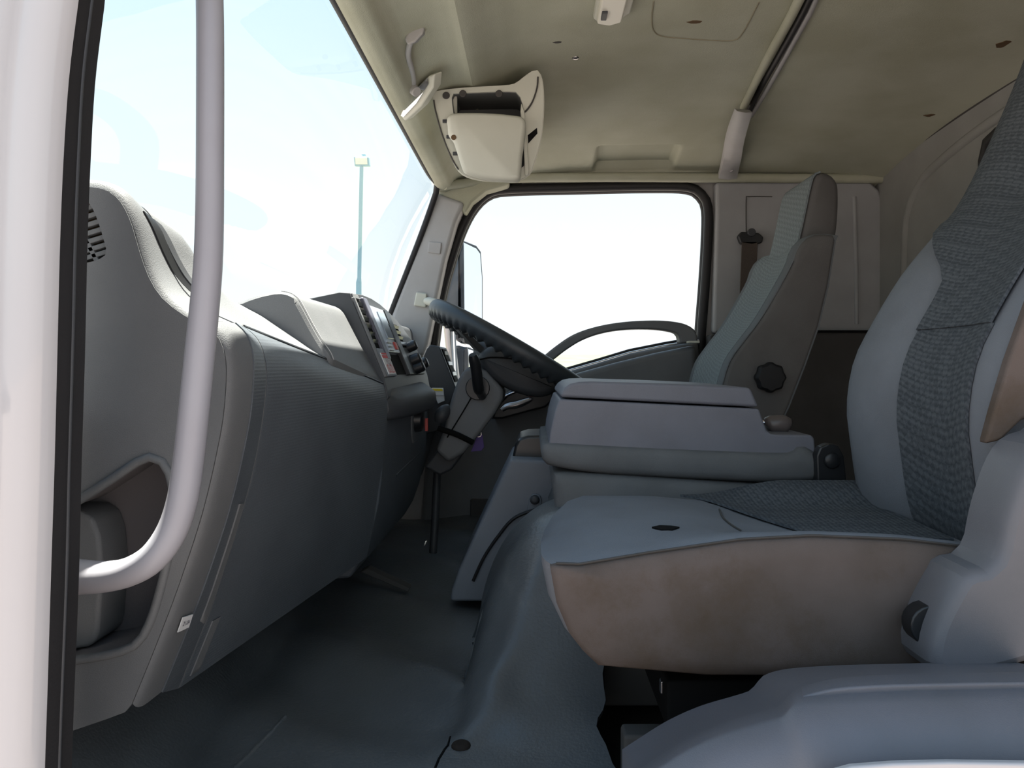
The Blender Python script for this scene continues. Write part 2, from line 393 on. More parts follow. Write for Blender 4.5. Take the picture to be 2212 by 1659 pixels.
# ---- far side of the cab
YW = 2.25
win = [(938, 790), (940, 735), (955, 640), (975, 565), (998, 498), (1024, 450), (1056, 421), (1100, 412), (1250, 408), (1400, 405), (1480, 407), (1510, 420), (1526, 450), (1526, 520), (1520, 620), (1512, 720), (1508, 800), (1500, 870), (1300, 880), (1000, 880), (945, 840)]
winX = XZ(win, YW)
side_outer = XZ([(1912, 375), (1500, 374), (1150, 374), (960, 374), (946, 392), (940, 420), (905, 520), (850, 662), (820, 745), (760, 1200), (1930, 1240), (1930, 700), (1920, 430)], YW)
side = thing('wall_right', 'far side cab wall with pillars around the driver window', None, (.2, YW, -.42), kind='structure')
holed('pillar_panel', side_outer, [winX], lambda x, z: Vector((x, YW, z)), trim_grey, side, solid=.012)
# weatherstrip around the opening, two lips
ring = cat([(a, b, 0) for a, b in winX], 120, True)
tube('weatherstrip', [Vector((p.x, YW-.018, p.y)) for p in ring], .013, black_rubber, side, n=10, closed=True)
tube('glass_channel', [Vector((p.x*1.0, YW+.012, p.y)) for p in ring], .014, black_rubber, side, n=8, closed=True)
# roof rail above window (headliner edge)
rail = cat([P(1905, 386, 2.19), P(1560, 384, 2.19), P(1300, 383, 2.19), P(1100, 385, 2.19), P(1010, 395, 2.17), P(960, 400, 2.13)], 40)
tube('roof_rail', rail, .013, headliner, side, n=10)
# a-pillar head piece in headliner cloth
slab('pillar_head', [P(u, v, 2.17) for u, v in [(940, 385), (1100, 380), (1100, 398), (1050, 412), (1020, 436), (1004, 462), (985, 440), (940, 414)]], (0, .07, 0), headliner, side, bevel=.008, seg=3)
ap = thing('trim_1', 'pale grey plastic trim on the far windscreen pillar', None, P(900, 745, 2.2), kind='structure')
slab('pillar_cover', [P(u, v, 2.16) for u, v in [(940, 415), (1004, 437), (985, 480), (962, 560), (945, 640), (925, 740), (916, 770), (820, 765), (842, 690), (868, 620), (905, 520)]], (0, .08, 0), trim_grey, ap, bevel=.012, seg=4)
slab('socket_cover', [P(u, v, 2.155) for u, v in [(926, 521), (954, 524), (951, 549), (923, 545)]], (0, .02, 0), trim_grey, ap, bevel=.003)
slab('bracket', [P(u, v, 2.15) for u, v in [(899, 630), (922, 634), (920, 664), (893, 660)]], (0, .02, 0), cream, ap, bevel=.004, seg=3)
tube('assist_grip', cat([P(920, 650, 2.14), P(938, 654, 2.12), P(956, 662, 2.11)], 8), [.009, .011, .012, .012, .012, .011, .011, .01], cream, ap, n=10)
# b-pillar trim
bp_ = thing('trim_2', 'grey fabric-look pillar trim behind the driver seat', None, P(1720, 720, 2.2), kind='structure')
slab('pillar_cover', [P(u, v, 2.2) for u, v in [(1546, 392), (1880, 390), (1900, 410), (1914, 450), (1918, 720), (1540, 720), (1545, 560), (1548, 450)]], (0, .04, 0), mat('pillar_grey', (.36, .365, .37), .7, .25, col2=(.33, .332, .335), nscale=9, bump=.15, bscale=700), bp_, bevel=.01, seg=3)
for uu in (1760, 1845): tube('pressed_rib', [P(uu, 425, 2.2), P(uu+4, 560, 2.2), P(uu+6, 700, 2.2)], .006, MATS['pillar_grey'], bp_, n=8)
tube('panel_groove', cat([P(1612, 505, 2.197), P(1612, 430, 2.197), P(1618, 425, 2.197), P(1668, 425, 2.197)], 20), .0014, dark_trim, bp_, n=6)
slab('lower_trim', [P(u, v, 2.17) for u, v in [(1535, 722), (1912, 716), (1925, 1230), (1500, 1230)]], (0, .06, 0), dark_trim, bp_, bevel=.006)
tube('panel_edge', cat([P(1752, 716, 2.165), P(1912, 716, 2.165)], 6), .004, void_black, bp_, n=6)

# seat belt on the b-pillar
sb = thing('seat_belt', 'brown webbing seat belt with black guide on the pillar', 'seat belt', P(1617, 640, 2.15))
slab('guide_plate', [P(u, v, 2.165) for u, v in [(1594, 510), (1602, 500), (1640, 503), (1650, 512), (1647, 524), (1625, 530), (1600, 526)]], (0, .02, 0), black_plastic, sb, bevel=.004, seg=3)
disc('guide_bolt', P(1622, 503, 2.166), (0, -1, 0), .011, .012, dark_plastic, sb, n=18)
slab('strap', [P(u, v, 2.165) for u, v in [(1603, 522), (1637, 522), (1632, 640), (1622, 735), (1590, 735), (1598, 640)]], (0, .004, 0), belt_m, sb, bevel=.001)

# ---- far door
dr = thing('door_1', 'far driver door with dark inner panel', None, (.1, YW, -.42), kind='structure')
belt = [(1510, 737), (1440, 748), (1360, 764), (1290, 785), (1210, 808), (1120, 828), (1000, 840), (930, 840)]
slab('door_panel', [P(u, v, 2.19) for u, v in belt+[(900, 1240), (1530, 1240), (1518, 900)]], (0, .07, 0), door_grey, dr, bevel=.014, seg=4)
tube('belt_seal', [P(u, v-5, 2.235) for u, v in belt[:6]], .007, black_rubber, dr, n=8)
tube('belt_chrome', [P(u, v-1, 2.21) for u, v in belt[:6]], .0045, chrome, dr, n=8)
slab('armrest', [P(u, v, 2.12) for u, v in [(1505, 745), (1505, 850), (1180, 850), (1200, 826), (1250, 806), (1330, 784), (1420, 762)]], (0, .08, 0), door_grey, dr, bevel=.018, seg=4)
# door pull: one curved bow over the belt line
arch_o = [(1166, 776), (1200, 748), (1240, 722), (1290, 705), (1350, 695), (1420, 692), (1470, 697), (1496, 708), (1506, 722), (1508, 740)]
arch_i = [(1188, 784), (1222, 757), (1258, 735), (1300, 720), (1350, 712), (1410, 711), (1450, 716), (1464, 722), (1468, 734), (1468, 742)]
ao = cat([(u, v, 0) for u, v in arch_o], 40); ai = cat([(u, v, 0) for u, v in arch_i], 40)
rings = []
for a, b in zip(ao, ai):
    rings.append([P(a.x, a.y, 2.10), P(b.x, b.y, 2.10), P(b.x, b.y, 2.10)+Vector((0, .05, 0)), P(a.x, a.y, 2.10)+Vector((0, .05, 0))])
loft('door_pull', rings, door_grey, dr, bevel=.006, seg=3)
box('lock_button', P(1497, 739, 2.08), (.03, .03, .006), cream, dr, bevel=.002)
# inner handle
slab('handle_recess', [P(u, v, 2.13) for u, v in [(1062, 905), (1070, 880), (1095, 853), (1130, 838), (1170, 829), (1192, 832), (1196, 862), (1180, 880), (1130, 893), (1085, 905)]], (0, .06, 0), black_plastic, dr, bevel=.006, seg=3)
tube('recess_rim', cat([P(u, v, 2.125) for u, v in [(1062, 905), (1070, 880), (1095, 853), (1130, 838), (1170, 829), (1194, 835)]], 30), .005, dark_plastic, dr, n=8)
tube('recess_highlight', cat([P(u, v, 2.10) for u, v in [(1080, 862), (1100, 851), (1125, 842)]], 12), .0022, chrome, dr, n=6)
tube('door_lever', cat([P(u, v, 2.10) for u, v in [(1084, 886), (1096, 878), (1115, 875), (1135, 868), (1148, 862)]], 16), [.006+.004*math.sin(i/15*3.14) for i in range(16)], steel, dr, n=10)
box('lock_latch', P(1149, 845, 2.10), (.02, .02, .03), red_plastic, dr, bevel=.004)
box('speaker_grille', P(1036, 1105, 2.185), (.05, .012, .07), dark_trim, dr, bevel=.004)
slab('outer_skin', [P(u, v, 2.29)for u, v in [(1515, 745), (1400, 764), (1250, 800), (1120, 832), (920, 850), (880, 1400), (1540, 1400)]], (0, .02, 0), white_paint, dr, bevel=.004)
w2 = mk('window_2', [P(u, v, YW+.016) for u, v in win], [tuple(range(len(win)))], glass); struct(w2, 'clear side glass of the far driver door')

# ---- windscreen, header rubber
hd = [Vector((-.262, y, .487)) for y in (.45, .8, 1.2, 1.6, 1.95)]+[Vector((-.259, 2.06, .486)), P(945, 398, 2.13), P(939, 425, 2.15), P(905, 520, 2.16), P(850, 662, 2.17), P(820, 742, 2.18)]
wsr = []
for t in range(13):
    k = t/12; y = .46+1.72*k
    top = Vector((-.262, y, .49)); bow = .10*(1-(2*k-1)**2)
    bot = Vector((-.43-bow, y, -.02)) if k < .99 else P(820, 745, 2.19)
    if k > .95: top = P(943, 398, y)
    row = []
    for s in range(9):
        q = s/8; p = top.lerp(bot, q); p.x -= .02*math.sin(q*math.pi); row.append(p)
    wsr.append(row)
wv = [p for r in wsr for p in r]; wf = []
for i in range(12):
    for s in range(8):
        a = i*9+s; wf.append((a, a+1, a+10, a+9))
w1 = mk('window_1', wv, wf, glass); struct(w1, 'wide raked windscreen glass over the dashboard')
o = tube('trim_3', cat(hd, 60), .008, black_rubber, n=8); struct(o, 'black rubber edge of the windscreen')
# cowl under the windscreen
o = mk('wall_front', [(-.62, .42, -.43), (-.62, 2.3, -.43), (-.60, 2.3, -.0), (-.60, .42, -.0), (-.42, .42, -.03), (-.42, 2.3, -.03)], [(0, 1, 2, 3), (3, 2, 5, 4)], dark_plastic, solid=.01); struct(o, 'front bulkhead under the windscreen')

# ---- near door jamb, weatherstrip
jp = [(300, -760), (232, -400), (178, -60), (170, 0), (150, 160), (138, 330), (130, 520), (124, 760), (118, 1000), (110, 1250), (103, 1480), (97, 1660), (94, 1760)]
jc = cat([(u, v, 0) for u, v in jp], 60)
prof = [(0, 0, 0), (-.004, -.010, 0), (-.016, -.016, 0), (-.03, -.013, 0), (-.038, -.006, 0), (-.05, -.006, 0), (-.058, -.016, 0), (-.075, -.030, 0), (-.11, -.035, 0), (-.16, -.03, 0), (-.16, .03, 0), (-.03, .03, 0)]
rings = []
for p in jc:
    b = P(p.x, p.y, .53); rings.append([b+Vector((dx, dy, 0)) for dx, dy, _ in prof])
jm = loft('trim_4', rings, white_paint, sharp=50); struct(jm, 'glossy white painted door jamb at the left edge')
wsp = [(345, -760), (278, -400), (222, -60), (216, 0), (197, 160), (188, 330), (181, 520), (176, 760), (168, 1000), (163, 1250), (152, 1500), (146, 1660), (144, 1760)]
wc = cat([(u, v, 0) for u, v in wsp], 60)
rings = []
for p, q in zip(jc, wc):
    a = P(p.x-3, p.y, .535); b = P(q.x, q.y, .60); m_ = P(p.x+(q.x-p.x)*.62, p.y, .545)
    rings.append([a+Vector((-.03, .02, 0)), a, a.lerp(m_, .3)+Vector((0, -.007, 0)), a.lerp(m_, .75)+Vector((0, -.007, 0)), m_+Vector((0, .001, 0)), m_+Vector((.002, .012, 0)), m_.lerp(b, .35)+Vector((0, -.005, 0)), m_.lerp(b, .8)+Vector((0, -.008, 0)), b, b+Vector((-.012, .012, 0)), b+Vector((-.05, .05, 0)), a+Vector((-.07, .06, 0))])
o = loft('trim_5', rings, black_rubber, sharp=50)
tube('lip_glint', [r[4]+Vector((0, -.001, 0)) for r in rings], .0012, dark_plastic, o, n=6)  # paler ridge stands in for the thin highlight on the rubber
struct(o, 'black rubber door weatherstrip beside the white jamb')

# ================================================================ FLOOR
FZ = -.42
def floor_z(x, y):
    z = FZ
    # engine bulge under the vinyl
    q = min(max((.075-x)/.155, 0), 1); dx = math.sqrt(max(0, 1-q*q)); dy = smoothstep(.90, 1.13, y)*(1-smoothstep(1.22, 1.36, y))
    k = dx*dy
    z += .220*dx*dy
    # slope of the near flank
    z += .03*smoothstep(-.10, .10, x)*smoothstep(.78, 1.0, y)*(1-k)*(1-smoothstep(1.2, 1.4, y))
    # slack folds
    z += .008*math.sin(18*x+22*y)*smoothstep(.8, .95, y)*(1-k)
    d = abs((x+.12)*.8+(y-1.04)*.55-.0); z += .010*math.exp(-(d/.024)**2)*smoothstep(.86, .94, y)*(1-smoothstep(1.05, 1.15, y))
    d = abs((x+.03)*.9-(y-.98)*.45); z += .010*math.exp(-(d/.02)**2)*smoothstep(.84, .92, y)*(1-smoothstep(1.02, 1.12, y))
    # toe board
    z += .22*smoothstep(-.36, -.58, x) if x < -.36 else 0
    return z
fxn, fyn = 90, 120; fv = []; ff = []
for j in range(fyn+1):
    y = .52+(2.2-.52)*j/fyn
    xe = .085+.006*math.sin(y*40)+.004*math.sin(y*97)-.012*math.exp(-((y-.86)/.03)**2)
    xe += .10*smoothstep(1.02, 1.12, y)
    for i in range(fxn+1):
        x = -.6+(xe+.6)*i/fxn; fv.append((x, y, floor_z(x, y)))
for j in range(fyn):
    for i in range(fxn):
        a = j*(fxn+1)+i; ff.append((a, a+1, a+fxn+2, a+fxn+1))
fl = thing('floor', 'dark blue-grey vinyl cab floor bulging over the engine', None, (0, 1.3, FZ), kind='structure')
mk('vinyl_mat', fv, ff, vinyl, fl, solid=.006)
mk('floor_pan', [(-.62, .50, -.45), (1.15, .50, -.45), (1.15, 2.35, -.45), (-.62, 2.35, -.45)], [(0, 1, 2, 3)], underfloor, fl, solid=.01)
def on_floor(u, v, off=.004):
    Y = .9
    for _ in range(40):
        p = P(u, v, Y); z = floor_z(p.x, Y)+off; Y = .5*Y+.5*max(.6, min(2, -z*F/(v-V0)))
    return P(u, v, Y)
tube('vinyl_crack', [on_floor(u, v, .003) for u, v in [(973, 1592), (968, 1610), (960, 1620), (948, 1640), (940, 1659)]], .0014, void_black, fl, n=5)
tube('vinyl_crease', cat([on_floor(u, v, .003) for u, v in [(615, 1550), (580, 1590), (540, 1630), (510, 1659)]], 12), .003, vinyl, fl, n=6)
c = on_floor(996, 1608, .004); disc('floor_plug', c-Vector((0, 0, .004)), (0, 0, 1), .011, .006, underfloor, fl, n=16, prof=[(1, 0), (1, .004), (.6, .007)])

# near sill and wheel-arch trim at lower right
o = slab('trim_6', [P(u, v, .49) for u, v in [(1800, 1668), (1840, 1657), (1930, 1650), (2050, 1647), (2240, 1650), (2420, 1660), (2420, 2500), (1800, 2500)]], (0, .006, 0), white_paint, bevel=.002); struct(o, 'white painted body edge at the lower right corner')
ta = thing('trim_7', 'curved grey plastic wheel arch trim at the lower right', None, (.4, .52, -.43), kind='structure')
top_l = cat([(u, v, 0) for u, v in [(1370, 1672), (1400, 1652), (1480, 1602), (1560, 1566), (1640, 1542), (1682, 1528), (1700, 1508), (1722, 1488), (1780, 1474), (1900, 1466), (2050, 1462), (2212, 1459), (2330, 1458)]], 60)
rings = []
for i, p in enumerate(top_l):
    t = P(p.x, p.y, .60); f_ = P(p.x, p.y+26+28*smoothstep(1650, 1800, p.x), .545)
    lo_z = -.45
    rings.append([Vector((t.x, .68, t.z-.02)), t, t.lerp(f_, .35)+Vector((0, 0, .004)), t.lerp(f_, .8)+Vector((0, -.004, .003)), f_, Vector((f_.x, .525, f_.z-.012)), Vector((f_.x, .512, f_.z-.035)), Vector((f_.x, .503, min(lo_z, f_.z-.04))), Vector((t.x, .68, min(lo_z, t.z-.06)))])
loft('arch_cover', rings, mat('arch_grey', (.155, .155, .175), .42, .4, col2=(.14, .14, .155), nscale=12, bump=.15, bscale=900), ta, sharp=60)
pad = cat([(u, v, 0) for u, v in [(1730, 1498), (1800, 1481), (1900, 1473), (2050, 1469), (2230, 1466)]], 30)
rings = []
for i, p in enumerate(pad):
    a = P(p.x, p.y-4, .60)+Vector((0, 0, .003)); b = P(p.x, p.y+26, .56)+Vector((0, 0, .006))
    rings.append([a, a.lerp(b, .5)+Vector((0, 0, .004)), b, b-Vector((0, 0, .012)), a-Vector((0, 0, .012))])
loft('tread_pad', rings, MATS['arch_grey'], ta, bevel=.002)

# ================================================================ DASHBOARD
db = thing('dashboard', 'grey dashboard with sunlit top running across the cab', 'dashboard', (-.4, 1.3, FZ))
# one profile per station across the cab: (x, z) from windscreen side over the crest, down the face, to the underside
def st_near():
    return XZ([(200, 386), (236, 391), (266, 408), (286, 436), (301, 472), (318, 530), (338, 585), (368, 632), (418, 671), (468, 695)], .70), XZ([(468, 695), (494, 722), (507, 765), (508, 820), (501, 900), (486, 980), (468, 1060), (446, 1140), (418, 1225), (388, 1310), (345, 1420), (300, 1530)], .70)
upN, loN = st_near()
seam_lo = XZ([(518, 706), (545, 726), (562, 755), (571, 800), (570, 850), (560, 930), (540, 1030), (512, 1130), (482, 1225), (452, 1315), (420, 1395), (383, 1485)], .78)
st = {}
st[.70] = (upN, loN)
st[.735] = ([(x, z+.0-.012*max(0, (z-.06)/.1)) for x, z in upN], [(x+.002, z) for x, z in loN])
st[.78] = (XZ([(330, 500), (372, 502), (392, 512), (404, 530), (412, 552), (422, 580), (440, 615), (462, 645), (488, 675), (518, 706)], .78), seam_lo)
top10 = [(-.43, .085), (-.40, .083), (-.373, .077), (-.355, .068), (-.34, .060), (-.325, .050), (-.31, .040), (-.295, .030), (-.278, .018), (-.262, .008)]
st[.88] = ([(-.43, .092), (-.40, .090), (-.375, .086), (-.357, .080), (-.343, .0737), (-.33, .066), (-.316, .056), (-.303, .046), (-.289, .035), (-.275, .024)], None)
st[1.0] = (top10, None)
st[1.12] = ([(x+.012, z-.018) for x, z in top10], None)
st[1.25] = ([(x+.026, z-.037) for x, z in top10], None)
far_lo = XZ([(822, 832), (828, 846), (832, 866), (834, 890), (832, 930), (828, 970), (822, 1010), (816, 1050), (810, 1090), (804, 1130), (798, 1165), (790, 1203)], 1.25)
near_lo = seam_lo
for y in (.88, 1.0, 1.12, 1.25):
    k = (y-.78)/(1.25-.78); lo = []
    sx, sz = st[y][0][-1]
    for i, (a, b) in enumerate(zip(near_lo, far_lo)):
        x = a[0]+(b[0]-a[0])*k; z = a[1]+(b[1]-a[1])*k; lo.append((x, z))
    lo[0] = (sx+.001, sz-.0005)
    # keep the roll of the top edge tangent to the top
    d = lo[3]; lo[1] = (sx+(d[0]-sx)*.62, sz+(d[1]-sz)*.28); lo[2] = (sx+(d[0]-sx)*.93, sz+(d[1]-sz)*.60)
    st[y] = (st[y][0], lo)
ys_all = sorted(st)
def station(y, which):
    if y <= ys_all[0]: return st[ys_all[0]][which]
    for i in range(len(ys_all)-1):
        if y <= ys_all[i+1]+1e-9:
            n = len(st[ys_all[i]][which]); out = []
            t = (y-ys_all[i])/(ys_all[i+1]-ys_all[i])
            for k in range(n):
                a = Vector(st[ys_all[max(i-1, 0)]][which][k]); b = Vector(st[ys_all[i]][which][k]); c = Vector(st[ys_all[i+1]][which][k]); d = Vector(st[ys_all[min(i+2, len(ys_all)-1)]][which][k])
                out.append(tuple(b.lerp(c, t)))
            return out
    return st[ys_all[-1]][which]
def dsurf(y, which, k=3):
    return [Vector((p.x, y, p.y)) for p in catk([(a, b, 0) for a, b in station(y, which)], k)]
def dloft(name, ys, which, m, add_front=None):
    rings = []
    for y in ys:
        r = dsurf(y, which)
        if which == 0: r = [Vector((-.56, y, r[0].z-.01))]+r
        rings.append(r)
    return loft(name, rings, m, db, closed=False, solid=.004, sharp=50)
lin = lambda a, b, n: [a+(b-a)*i/(n-1) for i in range(n)]
# end pod shell next to the door
INS = ((.694, .965), (.6955, .98), (.699, .991), (.705, .998), (.712, 1), (.72, 1), (.73, 1), (.735, 1))
def shrink(p, k): return Vector((-.42+(p.x+.42)*k, p.y, -.10+(p.z+.10)*k))
for nm, wh in (('pod_top', 0), ('pod_face', 1)):
    rings = []
    for y, k in INS:
        r = dsurf(y, wh)
        if wh == 0: r = [Vector((-.56, y, r[0].z-.01))]+r
        rings.append([shrink(p, k) for p in r])
    loft(nm, rings, dash_grey, db, closed=False, solid=.002, sharp=60)
dloft('top_pad', lin(.735, 1.25, 40), 0, dash_grey)
dloft('glovebox_surround', lin(.737, .7775, 5), 1, dash_dark)
dloft('glovebox_lid', lin(.782, 1.249, 30), 1, dash_dark)
tube('lid_seam_glint', [p+Vector((.0005, 0, 0)) for p in dsurf(.7797, 1)], .0016, dash_grey, db, n=6)  # lighter grey bead painted in for the highlight along the seam edge
tube('top_seam', [Vector((station(y, 1)[0][0]+.001, y, station(y, 1)[0][1]+.001)) for y in lin(.785, 1.245, 24)], .0022, black_plastic, db, n=6)
# end panel with pocket and speaker opening
endo = [(q.x, q.z) for q in [shrink(p, .966) for p in dsurf(.70, 0, 2)[:-1]+dsurf(.70, 1, 2)]]
endo += XZ([(280, 1530), (240, 1545), (152, 1575), (60, 1580), (-60, 1585), (-60, 500), (0, 430), (80, 395), (150, 386)], .70)
pocket = [(p.x, p.y) for p in cat([(a, b, 0) for a, b in XZ([(60, 1150), (165, 1088), (255, 1030), (312, 992), (342, 986), (366, 1002), (380, 1040), (386, 1100), (378, 1170), (360, 1250), (340, 1320), (318, 1368), (292, 1392), (240, 1408), (160, 1420), (60, 1425)], .70)], 44, True)]
spk = [(p.x, p.y) for p in cat([(a, b, 0) for a, b in XZ([(110, 452), (150, 436), (183, 432), (204, 444), (221, 478), (236, 526), (240, 548), (230, 560), (198, 570), (150, 572), (108, 560), (96, 510)], .70)], 32, True)]
YE = .694
holed('end_panel', endo, [pocket, spk], lambda x, z: Vector((x, YE, z)), dash_grey, db, solid=.004)
# pocket lining
rings = [[Vector((x, YE-.001, z)) for x, z in pocket], [Vector((x*.998-.001, YE+.012, z)) for x, z in pocket], [Vector((x-.006, YE+.07, z)) for x, z in pocket]]
o = loft('grip_pocket', rings, mat('pocket_grey', (.15, .14, .145), .6, .3, bump=.2, bscale=900), db, caps=False, solid=.002)
mk('pocket_back', [Vector((x-.006, YE+.07, z)) for x, z in pocket], [tuple(range(len(pocket)))], MATS['pocket_grey'], db)
tube('pocket_rim', [Vector((x, YE-.002, z)) for x, z in pocket], .004, dash_grey, db, n=8, closed=True)
slab('pocket_boss', [P(u, v, .715) for u, v in [(100, 1100), (175, 1104), (200, 1120), (214, 1160), (220, 1230), (212, 1360), (206, 1385), (190, 1400), (100, 1412)]], (0, .05, 0), dash_grey, db, bevel=.006, seg=3)
# speaker grille
sg = mk('speaker_back', [Vector((x, YE+.014, z)) for x, z in spk], [tuple(range(len(spk)))], rust_brown, db)
def grille_bar(u0, v0, u1, v1, wdt=.0022):
    a = P(u0, v0, .70); b = P(u1, v1, .70); a.y = b.y = YE+.004; d = (b-a).normalized(); n_ = Vector((-d.z, 0, d.x))*wdt/1
    slab('grille_slat', [a-n_, b-n_, b+n_, a+n_], (0, .006, 0), dash_grey, db, bevel=.0006, seg=1)
for vv in (452, 470, 488, 506, 524, 542, 558):
    u1 = 195+max(0, min(44, (vv-440)*.55)); grille_bar(100, vv+27, u1, vv-16*(u1-180)/60)
grille_bar(178, 500, 212, 566); grille_bar(130, 440, 150, 570)
# side demister slot in the sunlit slope
sl = [p for p in dsurf(.725, 0, 6)]
idx0, idx1 = int(len(sl)*.36), int(len(sl)*.84)
def slope_strip(name, ya, yb, wa, wb_, off, i0, i1, m, th=.003):
    rings = []
    for i in range(i0, i1):
        t = (i-i0)/(i1-i0-1); y0 = ya+(yb-ya)*t; y1 = y0+wa+(wb_-wa)*t
        a = dsurf(y0, 0, 6)[i]; b = dsurf(y1, 0, 6)[i]; q = dsurf(y0, 0, 6)[min(i+1, i1)]
        t_ = (q-a).normalized(); n_ = Vector((-t_.z, 0, t_.x)); n_ = n_ if n_.x+n_.z > 0 else -n_
        rings.append([a+n_*off, b+n_*off, b+n_*(off-th), a+n_*(off-th)])
    return loft(name, rings, m, db, sharp=80)
slope_strip('demister_slot', .714, .748, .028, .016, .0024, idx0, idx1, black_plastic)
slope_strip('demister_wall', .731, .758, .011, .008, .0034, idx0, idx1, dark_plastic)
# hooded bump on the dash top
hump = XZ([(500, 664), (520, 650), (552, 638), (580, 631), (602, 628), (622, 632), (640, 645), (655, 670), (672, 702), (692, 736), (710, 762), (716, 778), (690, 790), (500, 760)], 1.0)
hpts = cat([(a, b, 0) for a, b in hump], 44, True); rings = []
for y, ins in ((1.0, .004), (1.003, .001), (1.010, 0), (1.06, 0), (1.12, 0), (1.18, 0), (1.25, 0)):
    t = (y-1.0)/.25; rings.append([Vector((p.x+.016*t*smoothstep(.07, .0, p.y)+(-ins if p.x > -.3 else ins*.3), y, p.y-.036*t*smoothstep(.07, .0, p.y)-ins)) for p in hpts])
loft('centre_bump', rings, dash_grey, db, sharp=35)
hs = cat([(a, b, 0) for a, b in hump[4:12]], 24)
tube('bump_stitching', [Vector((p.x+.0008, 1.008, p.y+.0004)) for p in hs], .0007, trim_grey, db, n=5)
# binnacle behind the bump
prism('windscreen_shelf', [(-.6, .0), (-.6, .03), (-.34, .035), (-.33, -.02)], 1.24, 2.2, dash_dark, db, bevel=.004)
prism('cluster_hood', [(-.40, .02), (-.395, .10), (-.36, .108), (-.325, .10), (-.31, .02)], 1.45, 2.15, dark_plastic, db, bevel=.01)
# centre stack
T0 = Vector((-.287, .114)); T1 = Vector((-.2325, -.0185)); DD = (T1-T0); LN = DD.length; DD = DD/LN; NN = Vector((-DD.y, DD.x)); NN = NN if NN.x > 0 else -NN
def fas(s, y, off=0):
    p = T0+DD*(s*LN)+NN*off; return Vector((p.x, y, p.y))
cst = []
for y, zc in ((1.25, .1155), (1.27, .1165), (1.35, .121), (1.42, .121), (1.50, .117), (1.56, .110), (1.62, .099), (1.68, .081), (1.73, .058), (1.76, .038)):
    s0 = max(0, (T0.y-zc)/(T0.y-T1.y)); tp = T0+DD*(s0*LN)
    cst.append([Vector((-.37, y, -.05)), Vector((-.36, y, zc-.012)), Vector((-.332, y, zc-.006)), Vector((tp.x-.016, y, zc+.0)), Vector((tp.x, y, zc-.001)), fas(max(s0+.02, .03), y), fas(.5 if s0 < .45 else s0+.05, y), fas(1.0, y), Vector((-.226, y, -.050)), Vector((-.24, y, -.075)), Vector((-.36, y, -.075))])
loft('centre_stack', cst, dark_plastic, db, bevel=.003, seg=2, sharp=30)
def panel(name, s0, s1, y0, y1, m, h=.004, bev=.0015):
    return slab(name, [fas(s0, y0, h), fas(s1, y0, h), fas(s1, y1, h), fas(s0, y1, h)], Vector((-NN.x*(h+.004), 0, -NN.y*(h+.004))), m, db, bevel=bev)
panel('stack_bezel', .0, .06, 1.254, 1.30, dash_grey, .003)
panel('edge_strip', .05, 1.0, 1.252, 1.262, dash_grey, .004)
vt = panel('stack_vent', .06, .66, 1.264, 1.312, void_black, .001)
for k in range(6):
    slab('vent_slat', [fas(.10+.09*k, 1.268, .004), fas(.135+.09*k, 1.268, .001), fas(.135+.09*k, 1.308, .001), fas(.10+.09*k, 1.308, .004)], Vector((-NN.x*.002, 0, -NN.y*.002)), black_plastic, vt, bevel=0)
panel('vent_bar', .02, .80, 1.312, 1.345, mat('bar_violet', (.10, .10, .13), .4, .5), .007, .003)
panel('sticker_plate', .66, 1.0, 1.262, 1.345, tower_grey, .005)
stk = panel('warning_sticker', .72, .98, 1.268, 1.334, white_sticker, .0062, .0003)
stk['label'] = 'red and white ISUZU warning sticker'
def fframe(s, y, off): return fas(s, y, off)
UX = Vector((0, 1, 0)); UY = Vector((-DD.x, 0, -DD.y))
def flat_on(name, s0, s1, y0, y1, m, off, par): return mk(name, [fas(s0, y0, off), fas(s1, y0, off), fas(s1, y1, off), fas(s0, y1, off)], [(0, 1, 2, 3)], m, par, smooth=False)
flat_on('red_band', .722, .737, 1.269, 1.333, red_ink, .0066, stk)
flat_on('red_band', .752, .785, 1.269, 1.333, red_ink, .0066, stk)
text('lettering', 'ISUZU', red_ink, stk, fas(.92, 1.303, .0067), UX, UY, .021)
text('lettering', 'WARNING', red_ink, stk, fas(.745, 1.301, .0067), UX, UY, .009)
for s_, tx in ((.81, 'DO NOT FIT'), (.838, 'CHILD SEAT'), (.866, 'HERE')):
    text('small_print', tx, grey_ink, stk, fas(s_, 1.307, .0067), UX, UY, .008)
panel('radio', .10, .70, 1.347, 1.47, silver, .006)
panel('radio_screen', .16, .52, 1.39, 1.455, mat('radio_glass', (.25, .30, .36), .12, .6), .008)
for k in range(3): panel('radio_button', .55+.05*k, .585+.05*k, 1.36, 1.40, silver, .009)
panel('radio_slot', .30, .62, 1.455, 1.463, black_plastic, .009)
panel('radio_key', .56, .66, 1.43, 1.452, red_plastic, .009)
panel('storage_slot', .71, .98, 1.352, 1.47, void_black, .001)
panel('stack_divider', .10, 1.0, 1.47, 1.515, black_plastic, .008)
vt2 = panel('stack_vent', .24, .60, 1.52, 1.60, void_black, .001)
for k in range(4):
    slab('vent_slat', [fas(.28+.08*k, 1.524, .005), fas(.31+.08*k, 1.524, .001), fas(.31+.08*k, 1.596, .001), fas(.28+.08*k, 1.596, .005)], Vector((-NN.x*.002, 0, -NN.y*.002)), black_plastic, vt2, bevel=0)
panel('heater_panel', .60, 1.0, 1.52, 1.70, dark_plastic, .004)
panel('heater_strip', .52, .57, 1.52, 1.68, silver, .006)
for k, (s_, y_) in enumerate(((.60, 1.60), (.80, 1.58), (.92, 1.58), (.86, 1.66))):
    disc('heater_knob', fas(s_, y_, .002), (NN.x, 0, NN.y), .012 if k else .011, .016, black_plastic, db, n=20, prof=[(1, 0), (.95, .018), (.7, .022)])
